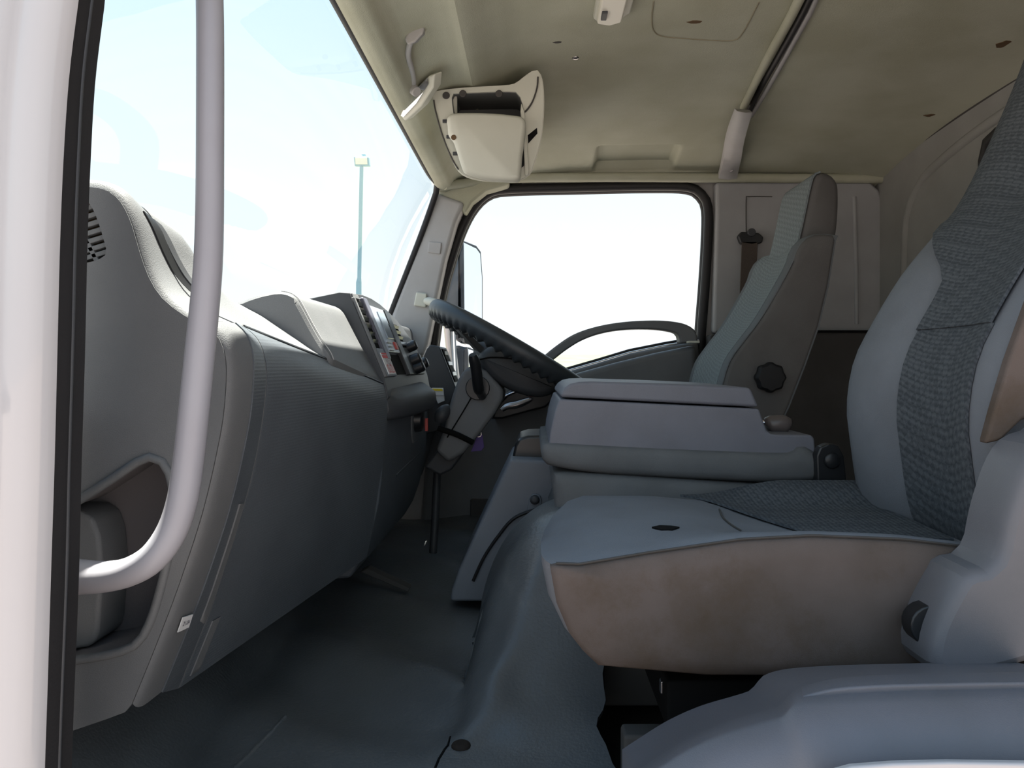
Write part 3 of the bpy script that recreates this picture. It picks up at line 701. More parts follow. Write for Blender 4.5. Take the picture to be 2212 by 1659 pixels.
# shelf lip below the stack
lip = [(-.245, 1.252), (-.226, 1.254), (-.214, 1.275), (-.203, 1.32), (-.192, 1.40), (-.186, 1.50), (-.188, 1.56), (-.20, 1.62), (-.245, 1.66)]
lr = []
for z, ins in ((-.086, .012), (-.080, .004), (-.068, 0), (-.052, .002), (-.045, .010), (-.036, .022)):
    lr.append([Vector((x-(ins if x > -.24 else 0), y+(ins*.5 if y < 1.3 else -ins*.5), z+.012*(y-1.4))) for x, y in lip])
loft('shelf_lip', lr, dark_plastic, db, sharp=50)
# lower centre panel
lowp = [(-.36, -.05), (-.240, -.05), (-.236, -.085), (-.235, -.12), (-.237, -.17), (-.242, -.215), (-.252, -.26), (-.266, -.30), (-.287, -.335), (-.36, -.34)]
prism('lower_panel', lowp, 1.253, 1.78, dash_dark, db, bevel=.006)
pf = [(x+.002, z) for x, z in lowp[5:9]]
slab('fuse_cover', [Vector((-.2375, 1.40, -.19)), Vector((-.2375, 1.70, -.182)), Vector((-.281, 1.66, -.325)), Vector((-.281, 1.40, -.325))], (-.01, 0, 0), dash_dark, db, bevel=.003)
disc('dial_bezel', Vector((-.238, 1.58, -.116)), (1, 0, -.03), .040, .006, door_grey, db, n=28, prof=[(1, 0), (1, .003), (.92, .006)])
disc('dial_knob', Vector((-.234, 1.58, -.106)), (1, 0, -.03), .026, .02, black_plastic, db, n=24, prof=[(1, 0), (.9, .016), (.6, .02)])
box('dial_pointer', (-.212, 1.595, -.118), (.006, .008, .026), red_plastic, db, bevel=.001)
# far vent tower beside the wheel
fv_ = XZ([(921, 752), (930, 744), (950, 749), (986, 840), (968, 880), (950, 930), (915, 940), (900, 800)], 2.0)
prism('vent_tower', fv_, 2.0, 2.16, dark_plastic, db, bevel=.004)
def tw(s, y, off=0):
    a = Vector(XZ([(950, 749)], 2.0)[0]); b = Vector(XZ([(986, 840)], 2.0)[0]); p = a.lerp(b, s); n_ = Vector((b.y-a.y, a.x-b.x)).normalized(); n_ = n_ if n_.x > 0 else -n_
    return Vector((p.x+n_.x*off, y, p.y+n_.y*off))
vt3 = slab('tower_vent', [tw(.05, 2.015, .003), tw(.85, 2.015, .003), tw(.85, 2.10, .003), tw(.05, 2.10, .003)], (-.01, 0, 0), void_black, db, bevel=.001)
for k in range(3): slab('vent_slat', [tw(.12+.25*k, 2.016, .006), tw(.20+.25*k, 2.016, .004), tw(.20+.25*k, 2.10, .004), tw(.12+.25*k, 2.10, .006)], (-.004, 0, 0), silver if k else dark_plastic, vt3, bevel=0)
slab('sticker_plate', [P(932, 838, 1.97), P(957, 838, 1.97), P(960, 866, 1.97), P(946, 872, 1.97)], (0, .01, 0), white_sticker, db, bevel=.001)
ys_ = mk('caution_sticker', [P(934, 839, 1.966), P(955, 840, 1.966), P(959, 854, 1.966), P(938, 853, 1.966)], [(0, 1, 2, 3)], white_sticker, db, smooth=False)
mk('yellow_band', [P(934, 839, 1.964), P(955, 840, 1.964), P(957, 845, 1.964), P(935.5, 844, 1.964)], [(0, 1, 2, 3)], yellow_ink, ys_, smooth=False)
# far part of the dash body
prism('driver_dash', [(-.56, .03), (-.36, .03), (-.29, .0), (-.26, -.06), (-.26, -.16), (-.30, -.30), (-.56, -.30)], 1.78, 2.17, dash_dark, db, bevel=.01)
# ribs and tag on the lower near face
for y_, i0, i1 in ((.757, 22, 31), (.80, 30, 34)):
    pass
def face_strip(name, y0, y1, s0, s1, off, m, nseg=10):
    rings = []
    for k in range(nseg+1):
        s = s0+(s1-s0)*k/nseg
        def at(y):
            pts = dsurf(y, 1, 3); q = s*(len(pts)-1); i = min(int(q), len(pts)-2); return pts[i].lerp(pts[i+1], q-i)
        a, b = at(y0), at(y1); rings.append([a+Vector((off, 0, .3*off)), b+Vector((off, 0, .3*off)), b, a])
    return loft(name, rings, m, db, sharp=80)
face_strip('face_rib', .760, .772, .60, .86, .004, dash_grey)
face_strip('face_rib', .792, .806, .86, .985, .004, dash_grey)
# ================================================================ GRAB HANDLE
gh = thing('grab_handle', 'pale lilac-grey tubular grab handle in front of the dashboard', 'grab handle', P(300, 1240, .63))
hp = cat([P(u, v, y) for u, v, y in [(330, -395, .60), (400, -390, .625), (440, -350, .645), (452, -270, .65), (452, -70, .645), (453, 0, .64), (454, 80, .635), (454, 250, .63), (453, 450, .63), (450, 560, .63), (443, 650, .63), (432, 760, .63), (420, 880, .63), (408, 990, .63), (394, 1080, .63), (370, 1150, .63), (330, 1205, .63), (280, 1235, .635), (225, 1246, .64), (160, 1246, .645), (100, 1244, .65)]], 110)
rr = []
for i, p in enumerate(hp):
    t = i/109; rr.append(.0105+.0012*smoothstep(.4, .75, t)+.004*smoothstep(.9, 1, t))
tube('grip_bar', hp, rr, handle_grey, gh, n=20)
for u, v, l in ((404, 760, 20), (398, 800, 40), (394, 876, 8), (383, 965, 22), (409, 740, 12)):
    pass
for k, (u, v, l, wd) in enumerate(((407, 738, 12, 2.5), (403, 770, 18, 3), (399, 815, 26, 3), (394, 876, 6, 5), (382, 966, 20, 4))):
    a = P(u, v-l, .628); b = P(u-2, v+l*.6, .628); m_ = P(u+wd, v, .626)
    mk('paint_chip', [a, m_, b, P(u-1, v, .626)], [(0, 1, 2, 3)], chip_dark, gh, smooth=False)

# ================================================================ SHIFT TOWER, PEDAL AREA
tr = thing('shift_console', 'blue-grey plastic tower between the footwells with bolted tab', 'console', P(1090, 1280, 1.35))
prism('tower', XZ([(1102, 992), (1240, 998), (1250, 1300), (972, 1300), (975, 1275), (990, 1232), (1018, 1170), (1046, 1110), (1075, 1048)], 1.35), 1.35, 1.58, tower_grey, tr, bevel=.006)
prism('top_tray', XZ([(1106, 992), (1112, 962), (1120, 947), (1140, 941), (1235, 938), (1235, 996)], 1.40), 1.40, 1.55, black_plastic, tr, bevel=.006)
prism('shifter_gate', XZ([(1180, 945), (1186, 885), (1194, 874), (1215, 872), (1230, 945)], 1.45), 1.45, 1.55, black_plastic, tr, bevel=.006)
slab('bolt_tab', [P(u, v, 1.345) for u, v in [(1138, 1104), (1143, 1078), (1149, 1068), (1158, 1066), (1167, 1070), (1170, 1080), (1168, 1104)]], (0, .008, 0), tower_grey, tr, bevel=.002)
disc('bolt', P(1155, 1079, 1.342), (0, -1, 0), .0085, .006, dark_plastic, tr, n=16, prof=[(1, 0), (.9, .005), (.5, .008)])
tube('tower_hem', cat([P(u, v, 1.34) for u, v in [(1200, 1092), (1160, 1100), (1110, 1120), (1075, 1160), (1045, 1205), (1022, 1255)]], 24), .003, black_rubber, tr, n=6)
pd = thing('brake_pedal', 'dim dark pedal arm under the steering column', 'pedal', P(935, 1270, 1.75))
tube('pedal_arm', cat([P(945, 1010, 1.85), P(940, 1120, 1.83), P(935, 1200, 1.80), P(928, 1235, 1.76)], 12), .009, dark_plastic, pd, n=8)
box('pedal_pad', P(922, 1245, 1.74), (.05, .07, .012), black_rubber, pd, rot=Matrix.Rotation(.7, 3, 'Y'))
rs = thing('rubber_strip', 'worn grey rubber strip lying across the dark footwell', 'strip', P(830, 1265, 1.45))
slab('strip', [P(776, 1236, 1.46), P(792, 1228, 1.46), P(886, 1272, 1.42), P(880, 1280, 1.42)], (0, .03, .0), dark_trim, rs, bevel=.003)
# ================================================================ STEERING
YS = 1.80
ax = Vector((.5, .045, .866)).normalized()
e1 = Vector((.866, 0, -.5)); e1 = (e1-ax*e1.dot(ax)).normalized(); e2 = ax.cross(e1)
C = Vector((-.042, YS, .030)); R = .198
sw = thing('steering_wheel', 'dark leather-wrapped steering wheel with laced underside', 'steering wheel', C)
rings = []; N = 464; n = 16
for i in range(N+1):
    th = 2*math.pi*i/N; d = e1*math.cos(th)+e2*math.sin(th); c = C+d*R; ring_ = []
    for k in range(n):
        a = 2*math.pi*k/n; u_ = math.cos(a); v_ = math.sin(a)
        # laced seam on the inner underside
        w_ = max(0, math.cos(a-math.radians(268)))**5
        rr_ = .0190*(1+.17*w_*(math.sin(th*58)))+.005*w_
        ring_.append(c+(d*u_+ax*v_)*rr_)
    rings.append(ring_)
loft('rim', rings, leather, sw, caps=False, sharp=80)
hubr = []
for q, h in ((.075, -.055), (.082, -.04), (.08, -.012), (.07, .0), (.03, .004)):
    hubr.append([C+ax*h+(e1*math.cos(2*math.pi*k/28)+e2*math.sin(2*math.pi*k/28))*q for k in range(28)])
loft('hub', hubr, dark_plastic, sw)
for th in (math.radians(28), math.radians(152), math.radians(208), math.radians(332)):
    d = e1*math.cos(th)+e2*math.sin(th); pn = ax.cross(d)
    a = C+d*.06-ax*.03; b = C+d*(R-.005)
    loft('spoke', [[a+pn*.02, a-pn*.02, a-pn*.02-ax*.016, a+pn*.02-ax*.016], [b+pn*.014, b-pn*.014, b-pn*.014-ax*.01, b+pn*.014-ax*.01]], dark_plastic, sw, bevel=.003)
sc = thing('steering_column', 'dark grey steering column shroud with black stalk', 'steering column', P(935, 1020, 1.78))
prism('lower_shroud', XZ([(1002, 798), (1022, 788), (1050, 800), (1088, 842), (1086, 862), (1070, 892), (1036, 938), (1000, 980), (968, 1000), (940, 975), (958, 930), (975, 860), (988, 822)], 1.70), 1.70, 1.86, door_grey, sc, bevel=.010, seg=3)
prism('shaft_cover', XZ([(962, 950), (1005, 975), (975, 1015), (950, 1028), (928, 1016), (915, 1010)], 1.74), 1.74, 1.84, dark_plastic, sc, bevel=.006)
up_s = XZ([(1032, 776), (1044, 758), (1060, 748), (1078, 745), (1098, 752), (1118, 768), (1140, 782), (1175, 796), (1204, 828), (1200, 846), (1166, 858), (1120, 850), (1082, 832), (1052, 808)], 1.72)
rprism('upper_shroud', [(p.x, p.y) for p in cat([(a, b, 0) for a, b in up_s], 48, True)], [(1.70, .016), (1.706, .006), (1.72, 0), (1.86, 0), (1.875, .01)], dark_plastic, sc)
tube('shroud_split', cat([P(1032, 778, 1.699), P(1060, 772, 1.699), P(1100, 774, 1.699), P(1125, 780, 1.699)], 14), .0018, void_black, sc, n=6)
tube('stalk', cat([P(1042, 856, 1.69), P(1034, 840, 1.66), P(1030, 810, 1.64), P(1026, 785, 1.63), P(1021, 766, 1.62)], 16), [.009]*4+[.0115]*10+[.0105, .008], black_plastic, sc, n=14)
disc('stalk_boot', P(1032, 838, 1.70), (0, -1, 0), .026, .006, black_plastic, sc, n=20)
tube('column_split', cat([P(1022, 852, 1.697), P(1000, 890, 1.697), P(966, 945, 1.697)], 8), .0016, void_black, sc, n=6)
tube('cable_boot', cat([P(968, 880, 1.72), P(955, 895, 1.70), P(946, 912, 1.70)], 8), [.008, .011, .014, .015, .015, .014, .012, .008], dark_plastic, sc, n=12)
tube('clamp_bar', cat([P(946, 925, 1.69), P(985, 938, 1.69), P(1022, 956, 1.70)], 8), .006, void_black, sc, n=8)
kt = thing('key_tag', 'small purple key tag hanging from the steering column', 'key tag', P(1030, 975, 1.78))
slab('tag_plate', [P(u, v, 1.76) for u, v in [(1030, 942), (1042, 938), (1046, 966), (1040, 974), (1017, 976)]], (0, .003, 0), purple, kt, bevel=.001)
tube('key_ring', [P(1034, 938, 1.76)+Vector((.006*math.cos(a*.5236), 0, .006*math.sin(a*.5236))) for a in range(12)], .001, steel, kt, n=5, closed=True)

# ================================================================ PASSENGER SEAT
ps = thing('passenger_seat', 'large grey cloth passenger seat in the right foreground', 'seat', (.25, .92, -.44))
Y0s, Y1s = .74, 1.10
near_top = XZ([(1166, 1195), (1200, 1210), (1250, 1212), (1400, 1187), (1600, 1158), (1750, 1150), (1950, 1158), (2130, 1180)], Y0s)
def top_z_near(x):
    for i in range(len(near_top)-1):
        if x <= near_top[i+1][0]:
            t = (x-near_top[i][0])/(near_top[i+1][0]-near_top[i][0]); return near_top[i][1]+t*(near_top[i+1][1]-near_top[i][1])
    return near_top[-1][1]
def top_z(x, y):
    t = (y-Y0s)/(Y1s-Y0s)
    edge = top_z_near(x)
    roll = smoothstep(.005, .06, x)
    mid = -.168-.020*smoothstep(.14, .30, x)-.012*(1-smoothstep(.0, .06, x))
    wgt = (1-smoothstep(.02, .26, t))+smoothstep(.80, .99, t)
    far_edge = edge if t < .5 else -.182+.02*smoothstep(.22, .35, x)
    z = mid*(1-wgt)+far_edge*wgt
    return z-.03*max(0, (.02-x)/.02)**2 if x < .02 else z
def ring_at(y, ins):
    pts = []
    x0 = .0085+.088*max(0, (y-.80)/.30)**2.2+ins; x1 = .46-ins
    nT = 22
    for i in range(nT):
        x = x0+(x1-x0)*i/(nT-1); pts.append(Vector((x, y, top_z(max(x, .012), y)-ins*.6)))
    # front curve at the start, bottom
    fr = XZ([(1166, 1230), (1180, 1300), (1214, 1370), (1250, 1412), (1288, 1440)], Y0s)
    dxy = x0-.0065
    bot = [Vector((x1, y, -.287+ins*.5)), Vector((.25, y, -.288+ins*.5)), Vector((.12, y, -.286+ins*.5))]
    fr3 = [Vector((a+dxy+ins*.2, y, b+ins*.2)) for a, b in reversed(fr)]
    return [pts[-1]]+bot+fr3+pts[:-1]
ysq = [(Y0s, .020), (Y0s+.003, .011), (Y0s+.009, .004), (Y0s+.018, .001), (.77, 0), (.80, 0), (.84, 0), (.88, 0), (.94, 0), (1.0, 0), (1.05, 0), (Y1s-.02, 0), (Y1s-.006, .005), (Y1s, .014)]
rings = [ring_at(y, i) for y, i in ysq]
loft('cushion', rings, cloth, ps, sharp=70)
# side cloth panel below the piping seam
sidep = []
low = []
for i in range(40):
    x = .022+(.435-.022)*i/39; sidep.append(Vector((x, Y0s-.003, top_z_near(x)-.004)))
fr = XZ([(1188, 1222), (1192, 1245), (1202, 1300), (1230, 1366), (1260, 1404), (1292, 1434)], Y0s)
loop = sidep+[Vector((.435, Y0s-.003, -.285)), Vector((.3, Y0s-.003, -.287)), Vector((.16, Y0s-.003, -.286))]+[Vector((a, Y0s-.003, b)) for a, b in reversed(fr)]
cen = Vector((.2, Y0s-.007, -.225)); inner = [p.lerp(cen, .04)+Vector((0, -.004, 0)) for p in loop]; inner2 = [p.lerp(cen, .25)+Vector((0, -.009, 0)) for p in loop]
loft('side_panel', [[p+Vector((0, .012, 0)) for p in loop], loop, inner, inner2], side_pinklit, ps, sharp=80)
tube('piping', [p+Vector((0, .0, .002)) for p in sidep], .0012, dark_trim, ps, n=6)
# woven centre of the cushion
gx, gy = 18, 12; iv = []; if_ = []
for j in range(gy+1):
    y = .85+(1.103-.85)*j/gy
    for i in range(gx+1):
        xs = .205+.115*(1-j/gy); x = xs+(.45-xs)*i/gx; iv.append(Vector((x, y, top_z(x, min(y, 1.0999))+.0022+.002*math.sin(j/gy*3.14))))
for j in range(gy):
    for i in range(gx):
        a = j*(gx+1)+i; if_.append((a, a+1, a+gx+2, a+gx+1))
mk('cushion_insert', iv, if_, weave, ps, solid=.003)
def on_cush(u, v, off=.0015):
    Y = .95
    for _ in range(40):
        p = P(u, v, Y); z = top_z(p.x, Y)+off; Y = .6*Y+.4*max(.75, min(1.09, -z*F/(v-V0)))
    return P(u, v, Y)
tear = [on_cush(u, v) for u, v in [(1408, 1138), (1425, 1134), (1450, 1135), (1468, 1138), (1452, 1143), (1428, 1143)]]
slab('cloth_tear', tear, (0, 0, -.002), void_black, ps, bevel=0)
tube('cushion_seam', cat([on_cush(u, v, .001) for u, v in [(1554, 1100), (1562, 1118), (1580, 1134), (1600, 1146)]], 10), .0012, dark_trim, ps, n=5)
# backrest
fe = XZ([(1890, 1125), (1862, 1110), (1838, 1055), (1822, 950), (1815, 872), (1830, 780), (1868, 702), (1930, 600), (1995, 520), (2060, 450), (2130, 310), (2185, 180), (2225, 70)], 1.10)
def back_rings(y, shift, ins=0, scale=1):
    f_ = cat([(a, b, 0) for a, b in fe], 34); out = []
    for i, p in enumerate(f_):
        out.append(Vector((p.x+shift+ins, y, p.y)))
    bk = [Vector((f_[-1].x+.06, y, f_[-1].y+.01))]+[Vector((f_[k].x+.13+ins*0, y, f_[k].y)) for k in (28, 22, 16, 10, 5, 1)]
    return out+bk
br = []
BR = ((.745, .044), (.748, .028), (.757, .016), (.775, .009), (.80, .010), (.83, .018), (.86, .025), (.90, .027), (.94, .027), (.968, .021), (.992, .011), (1.02, .002), (1.06, -.002), (1.085, .003), (1.10, .016), (1.105, .035))
for y, sh in BR:
    br.append(back_rings(y, sh))
loft('backrest', br, cloth, ps, sharp=75)
f_ = cat([(a, b, 0) for a, b in fe], 34)
def br_sh(y):
    for (a, p), (b, q) in zip(BR, BR[1:]):
        if y <= b: return p+(q-p)*(y-a)/(b-a)
    return BR[-1][1]
def insert(name, i0, i1, m, off):
    NC = 14; v = []; fc = []; n_ = i1-i0
    for c in range(NC+1):
        for i in range(i0, i1):
            yf = .968+(1.101-.968)*smoothstep(.09, .22, f_[i].y); y = .793+(yf-.793)*c/NC
            v.append(Vector((f_[i].x+br_sh(y)-off, y, f_[i].y+.15*off)))
    for a in range(NC):
        for b in range(n_-1): q = a*n_+b; fc.append((q, q+1, q+n_+1, q+n_))
    return mk(name, v, fc, m, ps, solid=.003)
i_s = next(i for i, p in enumerate(f_) if i > 8 and p.y > .024)
insert('back_insert', 1, i_s+1, weave, .0025)
insert('upper_back_insert', i_s, 33, weave, .0050)
# plastic recliner cover
rc_ = XZ([(2330, 930), (2260, 935), (2214, 955), (2182, 1000), (2156, 1070), (2140, 1130), (2130, 1180), (2108, 1212), (2066, 1222), (2038, 1256), (2000, 1330), (1984, 1390), (1988, 1430), (2012, 1452), (2080, 1452), (2150, 1440), (2240, 1415), (2330, 1400)], .69)
rprism('recliner_cover', [(p.x, p.y) for p in cat([(a, b, 0) for a, b in rc_], 60, True)], [(.672, .012), (.6735, .0085), (.6755, .0061), (.6785, .0042), (.684, .0026), (.70, .0022), (.73, .002)], mat('cover_grey', (.15, .15, .165), .45, .4, col2=(.135, .135, .145), nscale=12, bump=.12, bscale=900), ps, sharp=18)
disc('recliner_knob', P(1988, 1338, .715), (0, -1, 0), .018, .02, black_plastic, ps, n=20)
slab('back_flap', [P(u, v, .733) for u, v in [(2128, 960), (2150, 880), (2180, 780), (2230, 640), (2330, 640), (2330, 900), (2212, 905), (2165, 952)]], (0, .014, 0), side_pinklit, ps, bevel=.004)  # tan colour holds the brown light on the near bolster side
# seat base frame
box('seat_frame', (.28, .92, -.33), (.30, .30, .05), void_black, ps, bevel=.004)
for dy in (.80, 1.03): box('seat_rail', (.27, dy, -.40), (.36, .03, .07), dark_trim, ps, bevel=.004)
box('frame_bracket', P(1640, 1482, .80), (.20, .01, .014), steel, ps, bevel=.002)

# ================================================================ MIDDLE SEAT (folded flat, console on its back)
ms = thing('middle_seat', 'folded middle seat whose grey plastic console back lies flat', 'seat', (.2, 1.32, -.44))
YM = 1.15
prism('console_box', XZ([(1184, 972), (1188, 935), (1198, 890), (1208, 862), (1640, 883), (1650, 912), (1657, 930), (1665, 937), (1676, 939), (1754, 940), (1760, 948), (1763, 985)], YM), YM, 1.47, console_grey, ms, bevel=.005)
prism('console_lid', XZ([(1209, 858), (1213, 847), (1220, 837), (1232, 829), (1250, 825), (1280, 824), (1450, 829), (1605, 836), (1622, 838), (1640, 880)], YM), YM, 1.47, console_grey, ms, bevel=.005)
rprism('seat_back', [(p.x, p.y) for p in cat([(a, b, 0) for a, b in XZ([(1168, 975), (1176, 957), (1210, 958), (1450, 970), (1690, 978), (1712, 968), (1735, 964), (1760, 978), (1782, 1000), (1782, 1030), (1700, 1042), (1500, 1034), (1300, 1022), (1192, 1006), (1172, 992)], YM)], 80, True)], [(YM-.012, .012), (YM-.008, .004), (YM, 0), (1.48, 0), (1.49, .006)], mat('mid_cloth', (.145, .15, .155), .95, .12, col2=(.12, .123, .126), nscale=9, bump=.3, bscale=900), ms, sharp=60)
rprism('cushion', [(p.x, p.y) for p in cat([(a, b, 0) for a, b in XZ([(1196, 1022), (1215, 1020), (1400, 1030), (1600, 1044), (1790, 1054), (1850, 1060), (1850, 1150), (1500, 1150), (1215, 1150), (1200, 1090), (1193, 1045)], YM)], 60, True)], [(YM-.012, .014), (YM-.008, .005), (YM, 0), (1.48, 0)], MATS['mid_cloth'], ms, sharp=60)
slab('hinge_plate', [P(u, v, 1.125) for u, v in [(1766, 1050), (1764, 985), (1772, 966), (1790, 958), (1812, 962), (1824, 985), (1832, 1055)]], (0, .02, 0), black_plastic, ms, bevel=.003, seg=3)
disc('hinge_pivot', P(1797, 995, 1.124), (0, -1, 0), .012, .004, black_plastic, ms, n=20, prof=[(1, 0), (.9, .004), (.4, .006)])
slab('hinge_strut', [P(u, v, 1.115) for u, v in [(1796, 1100), (1826, 1046), (1836, 1060), (1832, 1108)]], (0, .015, 0), steel, ms, bevel=.002)
pb = thing('parking_brake_lever', 'brown-grey round lever knob behind the plastic console', 'lever', P(1680, 940, 1.22))
tube('knob', [P(u, v, 1.22) for u, v in [(1655, 920), (1657, 918), (1664, 917), (1680, 916), (1695, 917), (1703, 919), (1707, 921)]], [.006, .0115, .0138, .0142, .0138, .0115, .005], mat('knob_brown', (.12, .10, .095), .35, .5), pb, n=20)
tube('lever_shaft', [P(1662, 915, 1.22), P(1645, 912, 1.22), P(1630, 925, 1.22)], .004, chrome, pb, n=8)

# ================================================================ DRIVER SEAT
ds = thing('driver_seat', 'darker grey driver seat with headrest beside the far pillar', 'seat', (.45, 1.8, -.44))
YA, YB = 1.60, 1.96
de = XZ([(1545, 900), (1558, 838), (1575, 782), (1605, 738), (1640, 692), (1676, 632), (1710, 570), (1722, 536), (1742, 512), (1770, 503), (1800, 506)], YA)
dback = XZ([(1806, 520), (1790, 620), (1770, 705), (1740, 790), (1705, 880), (1680, 930)], YA)
def ring_d(y, sh):
    f2 = cat([(a, b, 0) for a, b in de], 26)
    return [Vector((p.x+sh, y, p.y-max(0, sh)*.3)) for p in f2]+[Vector((a, y, b)) for a, b in dback]
sh_l = ((YA, .010), (YA+.003, .003), (YA+.012, 0), (YA+.03, -.004), (YA+.06, .006), (YA+.10, .014), (YA+.18, .018), (YA+.26, .014), (YA+.30, .006), (YA+.33, -.002), (YB-.01, .002), (YB, .014))
loft('backrest', [ring_d(y, s) for y, s in sh_l], mat('driver_cloth', (.15, .165, .175), .95, .12, col2=(.13, .14, .148), nscale=9, bump=.3, bscale=900), ds, sharp=70)
f2 = cat([(a, b, 0) for a, b in de], 26); v = []; fc = []
cols = ((YA+.05, .004), (YA+.10, .014), (YA+.18, .018), (YA+.26, .014), (YA+.31, .004))
for y, s_ in cols:
    for p in f2[3:23]: v.append(Vector((p.x+s_-.002, y, p.y+.001)))
for a in range(len(cols)-1):
    for b in range(19): q = a*20+b; fc.append((q, q+1, q+21, q+20))
mk('back_insert', v, fc, weave2, ds, solid=.003)
tube('side_piping', [Vector((p.x+.001, YA+.002, p.y)) for p in f2[1:20]], .002, MATS['driver_cloth'], ds, n=6)
dout = [(p.x, p.y) for p in f2]+list(dback)
rprism('side_panel', dout, [(YA-.006, .010), (YA-.004, .005), (YA+.002, .0025), (YA+.02, .003)], mat('driver_side', (.125, .122, .12), .9, .15, col2=(.105, .10, .098), nscale=9, bump=.25, bscale=900), ds, sharp=60)
hr_f = XZ([(1712, 580), (1714, 560), (1727, 510), (1738, 460), (1748, 412), (1757, 382), (1772, 374), (1790, 378), (1803, 390), (1809, 410), (1808, 470), (1800, 520), (1772, 560), (1735, 592)], 1.68)
rprism('headrest', [(p.x, p.y) for p in cat([(a, b, 0) for a, b in hr_f], 50, True)], [(1.665, .014), (1.669, .005), (1.68, 0), (1.86, 0), (1.872, .006), (1.876, .016)], MATS['driver_side'], ds, sharp=60)
hf = cat([(a, b, 0) for a, b in hr_f[1:7]], 18); v = []; fc = []
for y in (1.672, 1.74, 1.80, 1.864):
    for p in hf: v.append(Vector((p.x-.002, y, p.y+.001)))
for a in range(3):
    for b in range(17): q = a*18+b; fc.append((q, q+1, q+19, q+18))
mk('headrest_insert', v, fc, weave2, ds, solid=.004)
disc('lumbar_knob', P(1659, 815, YA-.004), (0, -1, 0), .029, .025, mat('knob_black', (.012, .012, .013), .6, .3), ds, n=56, prof=[(.9, 0), (1, .006), (1, .02), (.85, .025), (.5, .026)], lobes=8, amp=.055, bevel=0)
prism('cushion', XZ([(1330, 980), (1345, 930), (1420, 915), (1560, 925), (1680, 935), (1690, 1060), (1340, 1060)], YA), YA, YB, MATS['driver_cloth'], ds, bevel=.02, seg=4)
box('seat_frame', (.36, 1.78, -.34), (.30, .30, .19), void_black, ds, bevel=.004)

# ================================================================ CEILING FITTINGS
cd = thing('wiring_conduit', 'pale tube and black track crossing the headliner', 'conduit', on_ceil(1600, 250))
cx0 = [Vector((.40, .52, ceil_z(.40, .52))), Vector((.415, .85, ceil_z(.415, .85)))]
cpts = [p+Vector((0, 0, -.010)) for p in cx0]+[on_ceil(u, v, .010) for u, v in [(1742, -30), (1726, 0), (1700, 52), (1668, 108), (1635, 172), (1606, 232)]]
tube('tube', cat(cpts, 24), .0085, headliner, cd, n=10)
cp2 = [p+Vector((.018, 0, -.004)) for p in cx0]+[on_ceil(u, v, .004) for u, v in [(1764, -30), (1746, 4), (1715, 62), (1680, 124), (1645, 186), (1614, 246)]]
tube('track', cat(cp2, 24), .0065, black_rubber, cd, n=8)
cp3 = [p+Vector((.030, 0, -.003)) for p in cx0]+[on_ceil(u, v, .003) for u, v in [(1778, -30), (1756, 14), (1724, 72), (1690, 134), (1655, 196), (1622, 250)]]
tube('track_edge', cat(cp3, 24), .006, trim_grey, cd, n=8)
cv_l = cat([P(u, v, y) for u, v, y in [(1592, 240, 1.72), (1574, 290, 1.88), (1564, 340, 2.06), (1556, 376, 2.165), (1553, 386, 2.17)]], 14)
cv_r = cat([P(u, v, y) for u, v, y in [(1625, 243, 1.72), (1609, 300, 1.88), (1601, 345, 2.06), (1596, 366, 2.165), (1592, 386, 2.17)]], 14)
loft('end_cover', [[a, a.lerp(b, .5)+Vector((0, -.006, -.004)), b, b+Vector((0, .02, .012)), a+Vector((0, .02, .012))] for a, b in zip(cv_l, cv_r)], trim_grey, cd, sharp=60)
disc('cover_screw', P(1579, 367, 2.150), (0, -1, -.2), .006, .003, steel, cd, n=12)

dl = thing('dome_lamp', 'white dome lamp with slide switch on the headliner', 'lamp', on_ceil(1320, 10, .02))
b0 = on_ceil(1322, 12, .0)
Yl = b0.y; zl = b0.z
slab('lamp_base', [Vector((x, y, zl-.002)) for x, y in [((1283-U0)/F*Yl, Yl+.02), ((1283-U0)/F*Yl, Yl-.14), ((1362-U0)/F*Yl, Yl-.14), ((1362-U0)/F*Yl, Yl), ((1345-U0)/F*Yl, Yl+.025), ((1295-U0)/F*Yl, Yl+.035)]], (0, 0, -.012), cream, dl, bevel=.004)
slab('lens', [Vector((x, y, zl-.010)) for x, y in [((1291-U0)/F*Yl, Yl+.018), ((1291-U0)/F*Yl, Yl-.13), ((1345-U0)/F*Yl, Yl-.13), ((1345-U0)/F*Yl, Yl+.012), ((1320-U0)/F*Yl, Yl+.026)]], (0, 0, -.014), lens_white, dl, bevel=.004)
box('switch', Vector(((1303-U0)/F*Yl, Yl-.02, zl-.025)), (.009, .028, .006), dark_plastic, dl, bevel=.001)

rm = thing('rear_view_mirror', 'small tilted mirror on a curved arm under the header', 'mirror', P(900, 215, 1.45))
slab('mount', [P(u, v, 1.23) for u, v in [(873, 84), (882, 66), (905, 48), (917, 52), (915, 72), (896, 92), (880, 98)]], (0, .03, .012), trim_grey, rm, bevel=.004, seg=3)
tube('arm', cat([P(892, 80, 1.235), P(884, 100, 1.26), P(882, 120, 1.29), P(888, 145, 1.34), P(892, 165, 1.38), P(893, 184, 1.41)], 24), .0048, trim_grey, rm, n=10)
disc('ball_joint', P(889, 190, 1.415), (.5, -.5, -.5), .009, .02, trim_grey, rm, n=14)
RN = Vector((-.63, -.60, -.50)); RC = RN.dot(P(901, 212, 1.44))
def rmP(u, v): d = P(u, v, 1); return d*(RC/RN.dot(d))
mo = [rmP(u, v) for u, v in [(864, 250), (868, 232), (886, 203), (926, 163), (938, 160), (935, 190), (908, 232), (874, 263)]]
slab('housing', mo, (.014, .013, .011), cream, rm, bevel=.004, seg=3)
